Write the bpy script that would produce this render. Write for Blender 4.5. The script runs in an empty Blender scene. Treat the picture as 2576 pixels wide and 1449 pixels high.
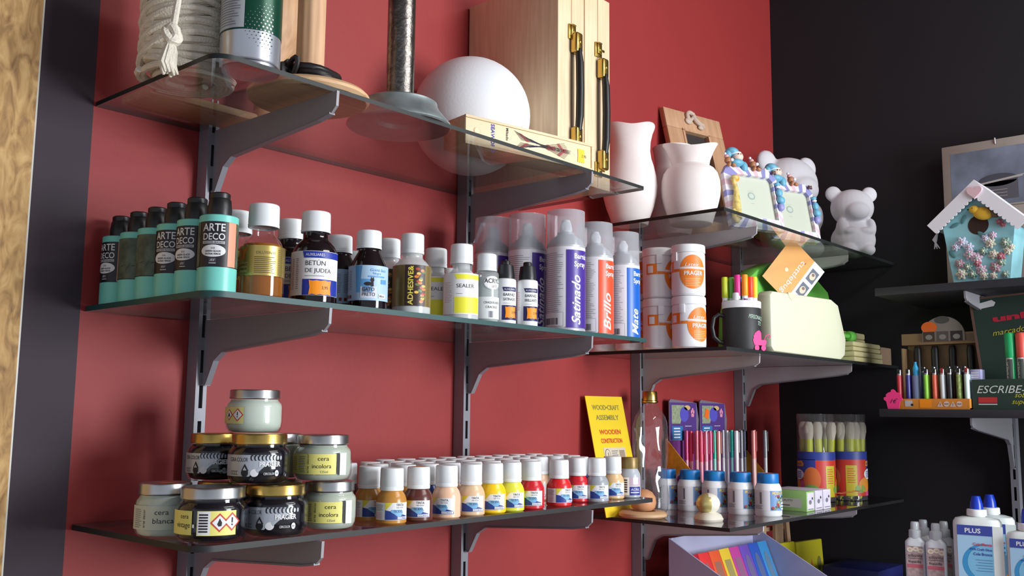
import bpy, bmesh, math, random
from mathutils import Vector, Matrix, noise
random.seed(7)
C = bpy.context.scene.collection
PI = math.pi
SC = bpy.context.scene

# ---------------------------------------------------------------- camera
W, H = 2576, 1449
F = 2441.7
CAM = Vector((-0.2888, -1.2692, 1.3177))
YAW, PITCH, ROLL = 0.8483, 0.1266, 0.0099
fw = Vector((math.sin(YAW)*math.cos(PITCH), math.cos(YAW)*math.cos(PITCH), math.sin(PITCH)))
rt = Vector((math.cos(YAW), -math.sin(YAW), 0))
up = rt.cross(fw)
rt2 = rt*math.cos(ROLL) + up*math.sin(ROLL)
up2 = -rt*math.sin(ROLL) + up*math.cos(ROLL)
cam = bpy.data.cameras.new('camera'); co = bpy.data.objects.new('camera', cam); C.objects.link(co)
cam.sensor_width = 36; cam.lens = F/W*36; cam.clip_start = .02
M = Matrix.Identity(4)
for i in range(3):
    M[i][0] = rt2[i]; M[i][1] = up2[i]; M[i][2] = -fw[i]; M[i][3] = CAM[i]
co.matrix_world = M
SC.camera = co

def at(px, py, ax, val):
    """where the sight line through a point of the photograph meets the plane axis = val"""
    d = fw*F + rt2*(px-W/2) - up2*(py-H/2)
    return CAM + d*((val-CAM[ax])/d[ax])
def X_at(px, py, y): return at(px, py, 1, y).x
def Y_at(px, py, x): return at(px, py, 0, x).y

# ---------------------------------------------------------------- light
wd = bpy.data.worlds.new('world'); SC.world = wd; wd.use_nodes = True
bg = wd.node_tree.nodes['Background']; bg.inputs[0].default_value = (.80, .87, 1, 1); bg.inputs[1].default_value = .50
def area(name, loc, target, sx, sy, power, col):
    l = bpy.data.lights.new(name, 'AREA'); l.shape = 'RECTANGLE'; l.size = sx; l.size_y = sy; l.energy = power; l.color = col
    o = bpy.data.objects.new(name, l); C.objects.link(o); o.location = loc
    o.rotation_euler = (Vector(target)-Vector(loc)).to_track_quat('-Z', 'Y').to_euler()
    return o
area('shop_window_light', (1.55, -3.1, 1.5), (1.1, 0, 1.3), .9, 1.2, 74, (.94, .97, 1))
area('ceiling_lamp_light', (1.3, -1.75, 2.55), (.9, -.2, 1.3), 1.2, .16, 11, (1, .98, .95))
SC.view_settings.view_transform = 'Standard'
SC.view_settings.look = 'None'
SC.view_settings.gamma = 1
SC.view_settings.use_curve_mapping = False
SC.view_settings.exposure = 0.28
SC.cycles.max_bounces = 8; SC.cycles.transparent_max_bounces = 24; SC.cycles.glossy_bounces = 4
SC.cycles.caustics_reflective = False; SC.cycles.caustics_refractive = False

# ---------------------------------------------------------------- materials
def lin(c):
    return tuple(((x/255)/12.92 if x/255 <= .04045 else ((x/255+.055)/1.055)**2.4) for x in c)
_m = {}
def mat(col, rough=.5, metal=0, var=.0, scale=40, bump=0, bscale=200, trans=0, name=None, ior=1.5, sub=0, alpha=1):
    key = (col, rough, metal, var, scale, bump, bscale, trans, ior, sub, alpha)
    if key in _m: return _m[key]
    m = bpy.data.materials.new(name or 'mat_%d' % len(_m)); m.use_nodes = True; _m[key] = m
    nt = m.node_tree; b = nt.nodes['Principled BSDF']
    L = lin(col)
    b.inputs['Base Color'].default_value = (*L, 1)
    b.inputs['Roughness'].default_value = rough; b.inputs['Metallic'].default_value = metal
    b.inputs['IOR'].default_value = ior
    if trans: b.inputs['Transmission Weight'].default_value = trans
    if alpha < 1: b.inputs['Alpha'].default_value = alpha
    if sub:
        b.inputs['Subsurface Weight'].default_value = sub; b.inputs['Subsurface Radius'].default_value = (.01, .01, .01)
    if var or bump:
        tc = nt.nodes.new('ShaderNodeTexCoord')
        n = nt.nodes.new('ShaderNodeTexNoise'); n.inputs['Scale'].default_value = scale; n.inputs['Detail'].default_value = 4
        nt.links.new(tc.outputs['Object'], n.inputs['Vector'])
        if var:
            r = nt.nodes.new('ShaderNodeValToRGB')
            r.color_ramp.elements[0].position = .3; r.color_ramp.elements[1].position = .7
            r.color_ramp.elements[0].color = (*[max(0, x*(1-var)) for x in L], 1)
            r.color_ramp.elements[1].color = (*[min(1, x*(1+var)) for x in L], 1)
            nt.links.new(n.outputs['Fac'], r.inputs['Fac']); nt.links.new(r.outputs['Color'], b.inputs['Base Color'])
        if bump:
            n2 = nt.nodes.new('ShaderNodeTexNoise'); n2.inputs['Scale'].default_value = bscale; n2.inputs['Detail'].default_value = 3
            nt.links.new(tc.outputs['Object'], n2.inputs['Vector'])
            bp = nt.nodes.new('ShaderNodeBump'); bp.inputs['Strength'].default_value = bump; bp.inputs['Distance'].default_value = .002
            nt.links.new(n2.outputs['Fac'], bp.inputs['Height']); nt.links.new(bp.outputs['Normal'], b.inputs['Normal'])
    return m
def thin_glass(name, tint, ior=1.5, rough=.02, milk=0.0, milkcol=(200, 200, 200)):
    m = bpy.data.materials.new(name); m.use_nodes = True; nt = m.node_tree; nt.nodes.remove(nt.nodes['Principled BSDF'])
    out = nt.nodes['Material Output']
    t = nt.nodes.new('ShaderNodeBsdfTransparent'); t.inputs[0].default_value = (*tint, 1)
    g = nt.nodes.new('ShaderNodeBsdfGlossy'); g.inputs['Roughness'].default_value = rough; g.inputs[0].default_value = (1, 1, 1, 1)
    f = nt.nodes.new('ShaderNodeFresnel'); f.inputs[0].default_value = ior
    ge = nt.nodes.new('ShaderNodeNewGeometry'); mr = nt.nodes.new('ShaderNodeMapRange')   # same reflectance on both faces of the sheet
    mr.inputs['To Min'].default_value = ior; mr.inputs['To Max'].default_value = 1/ior
    nt.links.new(ge.outputs['Backfacing'], mr.inputs['Value']); nt.links.new(mr.outputs[0], f.inputs[0])
    mx = nt.nodes.new('ShaderNodeMixShader')
    src = t.outputs[0]
    if milk:
        d = nt.nodes.new('ShaderNodeBsdfDiffuse'); d.inputs[0].default_value = (*lin(milkcol), 1)
        m2 = nt.nodes.new('ShaderNodeMixShader'); m2.inputs[0].default_value = milk
        nt.links.new(t.outputs[0], m2.inputs[1]); nt.links.new(d.outputs[0], m2.inputs[2]); src = m2.outputs[0]
    nt.links.new(f.outputs[0], mx.inputs[0]); nt.links.new(src, mx.inputs[1]); nt.links.new(g.outputs[0], mx.inputs[2])
    nt.links.new(mx.outputs[0], out.inputs[0])
    return m
def wood(name, c1, c2, scale=12, axis='Z', rough=.55):
    m = bpy.data.materials.new(name); m.use_nodes = True; nt = m.node_tree; b = nt.nodes['Principled BSDF']
    tc = nt.nodes.new('ShaderNodeTexCoord'); mp = nt.nodes.new('ShaderNodeMapping')
    s = {'X': (1, 14, 14), 'Y': (14, 1, 14), 'Z': (14, 14, 1)}[axis]; mp.inputs['Scale'].default_value = s
    n = nt.nodes.new('ShaderNodeTexNoise'); n.inputs['Scale'].default_value = scale; n.inputs['Detail'].default_value = 5
    r = nt.nodes.new('ShaderNodeValToRGB'); r.color_ramp.elements[0].position = .35; r.color_ramp.elements[1].position = .65
    r.color_ramp.elements[0].color = (*lin(c1), 1); r.color_ramp.elements[1].color = (*lin(c2), 1)
    for a, z in ((tc.outputs['Object'], mp.inputs[0]), (mp.outputs[0], n.inputs['Vector']), (n.outputs['Fac'], r.inputs['Fac']), (r.outputs['Color'], b.inputs['Base Color'])): nt.links.new(a, z)
    b.inputs['Roughness'].default_value = rough
    return m

RED = mat((152, 44, 44), .6, var=.03, scale=3, bump=.12, bscale=90, name='red_wall_paint')
BLACKW = mat((21, 18, 24), .8, var=.06, scale=6, bump=.1, bscale=90, name='black_wall_paint')
PURP = mat((62, 50, 60), .75, var=.05, scale=5, name='dark_purple_paint')
GLASS = thin_glass('shelf_glass', (.90, .93, .92), 1.5)
GLASSB = thin_glass('shelf_glass_smoked', (.80, .83, .83), 1.5)
EDGE_BLACK = mat((20, 26, 26), .55, name='glass_edge_black')
EDGE_TEAL = mat((30, 74, 74), .5, name='glass_edge_teal')
EDGE_DARK = mat((34, 33, 34), .55, name='glass_edge_grey')
CLEAR = thin_glass('bottle_glass', (.93, .95, .95), 1.45)
PLASTIC_CLEAR = thin_glass('frosted_cap_plastic', (.86, .87, .9), 1.45, .12, .36, (225, 228, 235))
STEEL = mat((150, 150, 158), .35, 1, name='grey_steel')
GREYP = mat((140, 140, 148), .45, .15, name='grey_painted_steel')
GREYB = mat((150, 148, 154), .5, .1, name='grey_bracket')
WHITE = mat((238, 240, 242), .4, name='white_plastic')
WHITER = mat((232, 236, 238), .45, var=.02, name='white_cap_plastic')
PAPER = mat((236, 236, 238), .55, name='white_paper')
BLACKP = mat((24, 24, 26), .4, name='black_plastic')
INK = mat((30, 28, 34), .6, name='black_ink')
GREYINK = mat((125, 125, 135), .6, name='grey_ink')
ORANGEST = mat((255, 150, 8), .5, name='orange_sticker')
ORANGEST2 = mat((250, 112, 30), .5, name='deep_orange_sticker')
YELST = mat((250, 200, 20), .5, name='yellow_sticker')
BLUEL = mat((28, 50, 160), .45, name='blue_label')
DKBLUEL = mat((34, 32, 92), .45, name='dark_blue_label')
YELLAB = mat((240, 232, 130), .5, name='pale_yellow_label')
YELLOWL = mat((242, 236, 60), .5, name='yellow_label')
SKYL = mat((140, 185, 230), .5, name='sky_label')
BRASS = mat((196, 164, 90), .28, 1, name='brass')
GOLDF = mat((205, 178, 96), .3, 1, name='gold_foil')
SILV = mat((190, 190, 190), .3, 1, name='silver_tin')
PINE = wood('pale_pine', (226, 196, 158), (240, 214, 178), 9, 'Z')
PINEX = wood('pale_pine_across', (222, 194, 152), (236, 210, 172), 9, 'X')
BEECH = wood('beech_wood', (205, 164, 122), (222, 184, 142), 10, 'X')
BISQ = mat((236, 226, 224), .8, var=.015, bump=.06, bscale=300, name='bisque_clay')
STYRO = mat((236, 238, 242), .75, bump=.10, bscale=260, name='polystyrene')
PINKH = mat((255, 60, 140), .6, name='pink_card')

# ---------------------------------------------------------------- mesh helpers
def nb(): return bmesh.new()
def _mi(bm, faces, mi):
    for f in faces: f.material_index = mi
def box(bm, x0, x1, y0, y1, z0, z1, mi=0, bev=0, M=None, seg=2):
    t = nb(); bmesh.ops.create_cube(t, size=1)
    for v in t.verts:
        v.co = Vector(((x0+x1)/2+v.co.x*(x1-x0), (y0+y1)/2+v.co.y*(y1-y0), (z0+z1)/2+v.co.z*(z1-z0)))
    if bev: bmesh.ops.bevel(t, geom=t.edges[:], offset=bev, segments=seg, affect='EDGES', profile=.5)
    merge(bm, t, mi, M)
def merge(bm, t, mi=None, M=None):
    vm = {}
    for v in t.verts: vm[v] = bm.verts.new(M @ v.co if M else v.co)
    for f in t.faces:
        try: g = bm.faces.new([vm[v] for v in f.verts])
        except ValueError: continue
        g.material_index = f.material_index if mi is None else mi; g.smooth = True
    t.free()
def lathe(bm, prof, cx=0, cy=0, seg=40, mi=0, M=None, rib=None, wob=None, cap=True):
    """prof: (r, z[, material[, ribbed]])"""
    t = nb(); rings = []
    for p in prof:
        r, z = p[0], p[1]
        if r < 1e-6: rings.append([t.verts.new((cx, cy, z))]); continue
        ring = []
        for i in range(seg):
            a = 2*PI*i/seg; rr = r; zz = z
            if rib and len(p) > 3 and p[3]: rr = r*(1-rib*(i % 2))
            if wob: rr, zz = wob(rr, zz, a)
            ring.append(t.verts.new((cx+rr*math.cos(a), cy+rr*math.sin(a), zz)))
        rings.append(ring)
    for k in range(len(rings)-1):
        a, b = rings[k], rings[k+1]; m = prof[k+1][2] if len(prof[k+1]) > 2 and prof[k+1][2] is not None else mi
        for i in range(seg):
            j = (i+1) % seg
            if len(a) == 1 and len(b) == 1: continue
            if len(a) == 1: f = t.faces.new((a[0], b[j], b[i]))
            elif len(b) == 1: f = t.faces.new((a[i], a[j], b[0]))
            else: f = t.faces.new((a[i], a[j], b[j], b[i]))
            f.material_index = m
    merge(bm, t, None, M)
def tube(bm, pts, r, seg=8, mi=0, closed=False, M=None):
    pts = [Vector(p) for p in pts]; n = len(pts); t = nb(); rings = []
    prev = None
    for i, p in enumerate(pts):
        a = pts[(i-1) % n] if (i > 0 or closed) else p; b = pts[(i+1) % n] if (i < n-1 or closed) else p
        d = (b-a).normalized() if (b-a).length > 1e-9 else Vector((0, 0, 1))
        if prev is None: prev = d.orthogonal().normalized()
        prev = (prev - d*prev.dot(d)); prev = prev.normalized() if prev.length > 1e-6 else d.orthogonal().normalized()
        q = d.cross(prev); rr = r[i] if isinstance(r, (list, tuple)) else r
        rings.append([t.verts.new(p+prev*rr*math.cos(2*PI*k/seg)+q*rr*math.sin(2*PI*k/seg)) for k in range(seg)])
    for i in range(n if closed else n-1):
        a, b = rings[i], rings[(i+1) % n]
        for k in range(seg): t.faces.new((a[k], a[(k+1) % seg], b[(k+1) % seg], b[k]))
    if not closed:
        t.faces.new(rings[0][::-1]); t.faces.new(rings[-1])
    merge(bm, t, mi, M)
def prism(bm, pts, d0, d1, mi=0, M=None, bev=0, side=None):
    """outline in (x, z), thickness along y from d0 to d1 (front is d0)"""
    t = nb(); vs = [t.verts.new((p[0], d0, p[1])) for p in pts]
    f = t.faces.new(vs); f.material_index = mi
    r = bmesh.ops.extrude_face_region(t, geom=[f])
    for v in r['geom']:
        if isinstance(v, bmesh.types.BMVert): v.co.y = d1
    bmesh.ops.recalc_face_normals(t, faces=t.faces[:])
    if bev: bmesh.ops.bevel(t, geom=[e for e in t.edges if abs(e.verts[0].co.y-e.verts[1].co.y) < 1e-7], offset=bev, segments=2, affect='EDGES', profile=.5)
    bmesh.ops.triangulate(t, faces=[f for f in t.faces if len(f.verts) > 4])
    merge(bm, t, mi, M)
def blob(bm, c, r, mi=0, M=None, seg=20):
    t = nb(); bmesh.ops.create_uvsphere(t, u_segments=seg, v_segments=seg//2+2, radius=1)
    r = (r, r, r) if not isinstance(r, (tuple, list)) else r
    for v in t.verts: v.co = Vector((v.co.x*r[0], v.co.y*r[1], v.co.z*r[2]))
    mm = Matrix.Translation(Vector(c)) @ (M or Matrix.Identity(4))
    merge(bm, t, mi, mm)
def mesh(bm, mats, ang=38):
    me = bpy.data.meshes.new('mesh'); bm.to_mesh(me); bm.free()
    for m in (mats if isinstance(mats, (list, tuple)) else [mats]): me.materials.append(m)
    for p in me.polygons: p.use_smooth = True
    try: me.set_sharp_from_angle(angle=math.radians(ang))
    except Exception: pass
    return me
def obj(name, bm, mats, parent=None, loc=None, rotz=0, ang=38, label=None):
    me = bm if isinstance(bm, bpy.types.Mesh) else mesh(bm, mats, ang)
    me.name = name
    o = bpy.data.objects.new(name, me); C.objects.link(o)
    if parent: o.parent = parent
    if loc is not None: o.location = loc
    if rotz: o.rotation_euler = (0, 0, rotz)
    if label: o['label'] = label
    return o
def tag(o, label, cat, group=None, kind=None):
    o['label'] = label; o['category'] = cat
    if group: o['group'] = group
    if kind: o['kind'] = kind
    return o
def thing(name, label, cat, loc=(0, 0, 0), rotz=0, group=None):
    o = bpy.data.objects.new(name, None); o.empty_display_size = .02; C.objects.link(o)
    o.location = loc; o.rotation_euler = (0, 0, rotz)
    return tag(o, label, cat, group)
def struct(name, bm, mats, parent=None):
    o = obj(name, bm, mats, parent)
    if not parent: o['kind'] = 'structure'
    return o
def dup(root, loc, rotz=None, label=None, group=None):
    r = root.copy(); C.objects.link(r); r.location = loc
    if rotz is not None: r.rotation_euler = (0, 0, rotz)
    if label: r['label'] = label
    if group: r['group'] = group
    for ch in list(root.children):
        c = ch.copy(); C.objects.link(c); c.parent = r
        for g in ch.children:
            d = g.copy(); C.objects.link(d); d.parent = c
    return r
def deg(a): return math.radians(a)

# ---------------------------------------------------------------- printed labels
_tx = {}
def text_polys(s, h, bold=0, shear=0, sx=1):
    k = (s, bold, shear)
    if k not in _tx:
        cu = bpy.data.curves.new('t', 'FONT'); cu.body = s; cu.size = 1; cu.offset = bold; cu.shear = shear; cu.resolution_u = 3
        o = bpy.data.objects.new('t', cu); me = bpy.data.meshes.new_from_object(o)
        _tx[k] = ([tuple(v.co[:2]) for v in me.vertices], [tuple(p.vertices) for p in me.polygons])
        bpy.data.objects.remove(o); bpy.data.curves.remove(cu); bpy.data.meshes.remove(me)
    vs, fs = _tx[k]; q = h/.73
    return [(x*q*sx, y*q) for x, y in vs], fs
class Dec:
    def __init__(s): s.sh = []; s.m = []
    def mi(s, m):
        if m not in s.m: s.m.append(m)
        return s.m.index(m)
    def poly(s, pts, m, l=0):
        s.sh.append((list(pts), [tuple(range(len(pts)))], s.mi(m), l)); return s
    def rect(s, x0, y0, x1, y1, m, l=0): return s.poly([(x0, y0), (x1, y0), (x1, y1), (x0, y1)], m, l)
    def ell(s, cx, cy, rx, ry, m, l=0, n=28): return s.poly([(cx+rx*math.cos(2*PI*i/n), cy+ry*math.sin(2*PI*i/n)) for i in range(n)], m, l)
    def text(s, t, x, y, h, m, l=2, al='L', rot=0, sx=1, bold=0, shear=0, w=None):
        vs, fs = text_polys(t, h, bold, shear, sx)
        wd = max(v[0] for v in vs) if vs else 0
        if w and wd: k = w/wd; vs = [(a*k, b) for a, b in vs]; wd = w
        ox = {'L': 0, 'C': -wd/2, 'R': -wd}[al]; c, n = math.cos(deg(rot)), math.sin(deg(rot))
        s.sh.append(([((a+ox)*c-b*n+x, (a+ox)*n+b*c+y) for a, b in vs], fs, s.mi(m), l)); return s
    def lines(s, x0, y0, x1, y1, n, m, l=2, fill=.35):
        st = (y1-y0)/n
        for i in range(n):
            xe = x1-(x1-x0)*random.uniform(0, .25)
            s.rect(x0, y0+i*st, xe, y0+i*st+st*fill, m, l)
        return s
    def bars(s, x0, y0, x1, y1, n, m, l=2):
        st = (x1-x0)/n
        for i in range(n): s.rect(x0+i*st, y0, x0+i*st+st*random.choice((.3, .5, .7)), y1, m, l)
        return s
    def price(s, cx, cy, w, h, m=None, l=3):
        m = m or ORANGEST
        p = []
        for k in range(7): p.append((cx-w/2+w*k/6, cy-h/2+(h*.05 if k % 2 else 0)))
        p.append((cx+w*.46, cy)); 
        for k in range(7): p.append((cx+w/2-w*k/6, cy+h/2-(h*.05 if k % 2 else 0)))
        p.append((cx-w*.46, cy))
        s.poly(p, m, l); s.text('2,95', cx+w*.05, cy-h*.1, h*.2, INK, l+1)
        return s
    def bm(s, mapf, cut=None, off=.00018, base=.0003):
        out = nb()
        for vs, fs, mi, l in s.sh:
            t = nb(); V = [t.verts.new((a, b, base+l*off)) for a, b in vs]
            for f in fs:
                try: t.faces.new([V[i] for i in f])
                except ValueError: pass
            if cut and vs:
                x0 = min(v[0] for v in vs); x1 = max(v[0] for v in vs); k = math.floor(x0/cut)+1
                while k*cut < x1-1e-6:
                    bmesh.ops.bisect_plane(t, geom=t.verts[:]+t.edges[:]+t.faces[:], plane_co=(k*cut, 0, 0), plane_no=(1, 0, 0), dist=1e-7); k += 1
            for f in t.faces:
                if f.normal.length == 0: f.normal_update()
            t.normal_update()
            fl = [f for f in t.faces if f.normal.z < 0]
            if fl: bmesh.ops.reverse_faces(t, faces=fl)
            for v in t.verts: v.co = mapf(v.co.x, v.co.y, v.co.z)
            merge(out, t, mi)
        return out
    def on_cyl(s, name, parent, r, a0=0, cut=None, zf=None, label=None, off=.00018):
        def f(u, v, w):
            R = r+w
            if zf: R = zf(v)+w
            a = deg(a0)+u/r
            return Vector((R*math.sin(a), -R*math.cos(a), v))
        return obj(name, s.bm(f, cut or r*.16, off), s.m, parent, label=label)
    def on_flat(s, name, parent, y=0, label=None, Mx=None):
        f = lambda u, v, w: (Mx or Matrix.Identity(4)) @ Vector((u, y-w, v))
        return obj(name, s.bm(f), s.m, parent, label=label)

# ================================================================= the room
X0, XC = .2905, 2.3106
b = nb(); box(b, X0, XC+.1, 0, .1, -.1, 3.2); struct('wall_back', b, RED)
b = nb(); box(b, -1.2, X0, 0, .1, -.1, 3.2); struct('wall_left', b, PURP)
b = nb(); box(b, XC, XC+.1, -1.35, 0, -.1, 3.2); struct('wall_right', b, BLACKW)
b = nb(); box(b, -3, 5, -5, 0, -.1, 0); struct('floor', b, mat((120, 112, 105), .5, var=.1, scale=5, name='floor_tiles'))
b = nb(); box(b, -3, 5, -2.6, 0, 2.60, 2.68); struct('ceiling', b, mat((120, 112, 112), .8, name='ceiling_paint'))
# chipboard panel at the far left, with a thin pale laminate strip on its edge
def osb():
    m = bpy.data.materials.new('chipboard'); m.use_nodes = True; nt = m.node_tree; bs = nt.nodes['Principled BSDF']
    tc = nt.nodes.new('ShaderNodeTexCoord'); mp = nt.nodes.new('ShaderNodeMapping'); mp.inputs['Scale'].default_value = (60, 60, 22)
    n = nt.nodes.new('ShaderNodeTexNoise'); n.inputs['Detail'].default_value = 6; n.inputs['Scale'].default_value = 1; n.inputs['Distortion'].default_value = 1.5
    r = nt.nodes.new('ShaderNodeValToRGB')
    e = r.color_ramp.elements; e[0].position = .25; e[0].color = (*lin((120, 84, 50)), 1); e[1].position = .75; e[1].color = (*lin((226, 186, 126)), 1)
    k = e.new(.5); k.color = (*lin((190, 148, 92)), 1)
    for a, z in ((tc.outputs['Object'], mp.inputs[0]), (mp.outputs[0], n.inputs['Vector']), (n.outputs['Fac'], r.inputs['Fac']), (r.outputs['Color'], bs.inputs['Base Color'])): nt.links.new(a, z)
    bs.inputs['Roughness'].default_value = .7
    return m
b = nb(); box(b, -1.1, .2085, -.018, -.001, 0, 1.868); box(b, .2085, .2105, -.018, -.001, 0, 1.868, 1)
struct('trim_1', b, [osb(), mat((200, 196, 186), .4)])

# ================================================================= shelving hardware
def glass_shelf(name, pts, z, t, edge, gl, label):
    """pts: plan outline, counter-clockwise from above; z = underside"""
    b = nb(); lo = [b.verts.new((x, y, z)) for x, y in pts]; hi = [b.verts.new((x, y, z+t)) for x, y in pts]
    f = b.faces.new(hi); f.material_index = 0; f = b.faces.new(lo[::-1]); f.material_index = 0
    n = len(pts)
    for i in range(n):
        f = b.faces.new((lo[i], lo[(i+1) % n], hi[(i+1) % n], hi[i])); f.material_index = 1
    return tag(obj(name, b, [gl, edge], ang=20), label, 'shelf')
def outline(x0, x1, d, rad=.025, rl=True):
    p = [(x0, -.002)]
    if rl: p += [(x0+rad-rad*math.cos(a), -d+rad-rad*math.sin(a)) for a in [PI/2*i/8 for i in range(9)]]
    else: p += [(x0, -d)]
    p += [(x1-.004, -d), (x1, -d+.004), (x1, -.002)]
    return p
ZA = [1.7224, 1.4435, 1.1610]; TA = .006
glass_shelf('glass_shelf', outline(.2925, 1.176, .3), ZA[0], TA, EDGE_BLACK, GLASS, 'topmost glass shelf at left carrying the rope, lamp bases and wooden cases')
glass_shelf('glass_shelf', outline(.2965, 1.181, .3), ZA[1], TA+.001, EDGE_TEAL, GLASS, 'green-edged glass shelf at left carrying varnish bottles and spray cans')
glass_shelf('glass_shelf', outline(.2975, 1.197, .3), ZA[2], TA+.001, EDGE_DARK, GLASSB, 'lower glass shelf at left carrying wax jars and small paint bottles')
SA = [ZA[0]+TA, ZA[1]+TA+.001, ZA[2]+TA+.001]
ZB = [1.7140, 1.4395, 1.0960, .70]
nmB = ['glass shelf in the corner carrying the clay vases and white bears', 'glass shelf in the corner carrying the orange-and-white tubs and green machine',
       'glass shelf in the corner carrying glue bottles, pens and brush tubes', 'lowest glass shelf in the corner under the colourful card box']
for i, z in enumerate(ZB):
    glass_shelf('glass_shelf', outline(1.391, XC-.003, .342, rl=False), z, .007, EDGE_BLACK if i != 2 else EDGE_DARK, GLASS if i < 2 else GLASSB, nmB[i])
SB = [z+.007 for z in ZB]

def upright(x, y, z0, z1, rot, label, group=None):
    t = thing('shelf_upright', label, 'shelf upright', (x-(.0035 if rot == 0 else 0), y, 0), rot, group)
    b = nb()
    w = .0088
    # U-section with slotted face
    box(b, -w, -w+.003, -.025, 0, z0, z1); box(b, w-.003, w, -.025, 0, z0, z1)
    z = z0
    while z < z1:
        box(b, -w+.003, w-.003, -.025, -.0235, z, min(z+.018, z1)); 
        box(b, -w+.003, -.003, -.025, -.0235, z+.018, min(z+.05, z1)); box(b, .003, w-.003, -.025, -.0235, z+.018, min(z+.05, z1)); z += .05
    obj('rail', b, GREYP, t)
    b = nb(); box(b, -w+.003, w-.003, -.004, -.001, z0, z1); obj('slot_shade', b, BLACKP, t, label='black strip standing for the shade inside the slots')  # black strip set in the channel as the shade inside the slots
    return t
upright(.4614, -.001, .5, 1.76, 0, 'grey slotted metal upright behind the green-labelled bottles at left')
upright(1.0035, -.001, .5, 1.80, 0, 'grey slotted metal upright behind the spray cans, on the red wall')
upright(1.577, -.001, .5, 1.77, 0, 'grey slotted metal upright behind the clear glass bottle')
upright(2.058, -.001, .5, 1.77, 0, 'grey slotted metal upright near the corner, above the gel pens')
upright(XC-.001, -.6128, .5, 1.64, -PI/2, 'dark grey slotted upright on the black wall above the glue bottles')

def bracket_mesh(L, hw=.075, leg=.13, tip=.022):
    b = nb()
    pts = [(-.026, 0), (-L, 0), (-L-.007, .0), (-L-.006, -tip*.7), (-L+.004, -tip), (-L+.03, -tip-.004), (-.075, -hw), (-.055, -hw-.012), (-.036, -leg), (-.026, -leg)]
    t = nb(); vs = [t.verts.new((-.002, p[0], p[1])) for p in pts]; f = t.faces.new(vs)
    r = bmesh.ops.extrude_face_region(t, geom=[f])
    for v in r['geom']:
        if isinstance(v, bmesh.types.BMVert): v.co.x = .002
    bmesh.ops.recalc_face_normals(t, faces=t.faces[:]); bmesh.ops.triangulate(t, faces=[f for f in t.faces if len(f.verts) > 4])
    merge(b, t, 0)
    # folded lip along the lower edge
    low = pts[4:11]
    for a, c in zip(low[:-1], low[1:]):
        box_between(b, Vector((0, a[0], a[1])), Vector((0, c[0], c[1])), .0045, .0012, 1)
    return mesh(b, [GREYB, GREYP], 30)
def box_between(bm, a, c, hx, ht, mi):
    d = c-a; n = Vector((0, -d.z, d.y)).normalized()*ht; x = Vector((hx, 0, 0)); t = nb()
    V = [t.verts.new(p) for p in (a-x-n, a+x-n, a+x+n, a-x+n, c-x-n, c+x-n, c+x+n, c-x+n)]
    for q in ((0, 1, 2, 3), (7, 6, 5, 4), (0, 4, 5, 1), (1, 5, 6, 2), (2, 6, 7, 3), (3, 7, 4, 0)): t.faces.new([V[i] for i in q])
    merge(bm, t, mi)
bmA = bracket_mesh(.302, .046, .092, .028); bmA3 = bracket_mesh(.302, .05, .09)
for i, (x, nm) in enumerate(((.4614, 'left'), (1.0035, 'right'))):
    for k, sh in enumerate(('rope and lamp base shelf', 'spray can shelf', 'wax jar shelf')):
        o = obj('shelf_bracket', bmA, None, loc=(x, 0, ZA[k]-.0005))
        tag(o, 'grey metal bracket under the %s, the %s one of its two' % (sh, nm), 'shelf bracket')
bmB = bracket_mesh(.31, .045, .10).copy(); bmB.materials[0] = mat((196, 192, 196), .5, 0, name='pale_bracket')
for x, nm in ((1.577, 'left'), (2.058, 'right')):
    for k, sh in enumerate(('vase shelf', 'corner tub shelf', 'corner glue shelf')):
        o = obj('shelf_bracket', bmB, None, loc=(x, 0, ZB[k]-.0005))
        tag(o, 'pale grey bracket under the %s, the %s one of its two' % (sh, nm), 'shelf bracket')

# ---- black shelves on the black wall
XS = 1.952
CZ = [1.5925, 1.3140, .905]
BLKS = mat((46, 50, 58), .55, var=.05, scale=20, name='black_shelf_board')
for z, nm in zip(CZ, ('black board shelf on the dark wall holding the birdhouse', 'black board shelf on the dark wall holding lighters and marker pens', 'black board shelf on the dark wall holding the white glue')):
    b = nb(); box(b, XS, XC-.002, -1.3, -.4199, z, z+.018, bev=.001); tag(obj('board_shelf', b, BLKS), nm, 'shelf')
SCZ = [z+.018 for z in CZ]
bmC = bracket_mesh(.335, .05, .12)
for z, nm in zip(CZ[:2], ('birdhouse shelf', 'lighter shelf')):
    o = obj('shelf_bracket', bmC, None, loc=(XC-.001, -.6128, z-.0005), rotz=-PI/2)
    tag(o, 'metal bracket with a pale tip under the %s on the dark wall' % nm, 'shelf bracket')

# ================================================================= TOP SHELF (left)
Z = SA[0]
COTTON = mat((232, 224, 208), .9, var=.05, scale=120, bump=.7, bscale=420, name='cotton_rope')
def rope_pts(R, z0, z1, turns, tilt, ph, jit=.001, n=26):
    p = []; N = int(turns*n)
    for i in range(N+1):
        a = 2*PI*i/n+ph; z = z0+(z1-z0)*i/N+tilt*math.sin(a*1.03)
        r = R+jit*math.sin(a*2.7+ph*3)+random.uniform(-.0004, .0004)
        p.append((r*math.cos(a), r*math.sin(a), z))
    return p
def loc_on(px, py, z, y=None):
    if y is None: p = at(px, py, 2, z); return Vector((p.x, p.y, z))
    return Vector((X_at(px, py, y), y, z))
p = Vector((.337, -.161, Z))
t = thing('rope_spool', 'thick spool of off-white cotton rope at the left end of the top shelf', 'rope', p)
b = nb(); lathe(b, [(.018, .010), (.046, .009), (.050, .016), (.049, .17), (.018, .175), (.018, .010)], seg=28)
tube(b, rope_pts(.0520, .018, .174, 18, .010, 0), .0048, 7)
tube(b, rope_pts(.0556, .020, .168, 14, .016, 1.2), .0048, 7)
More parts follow.
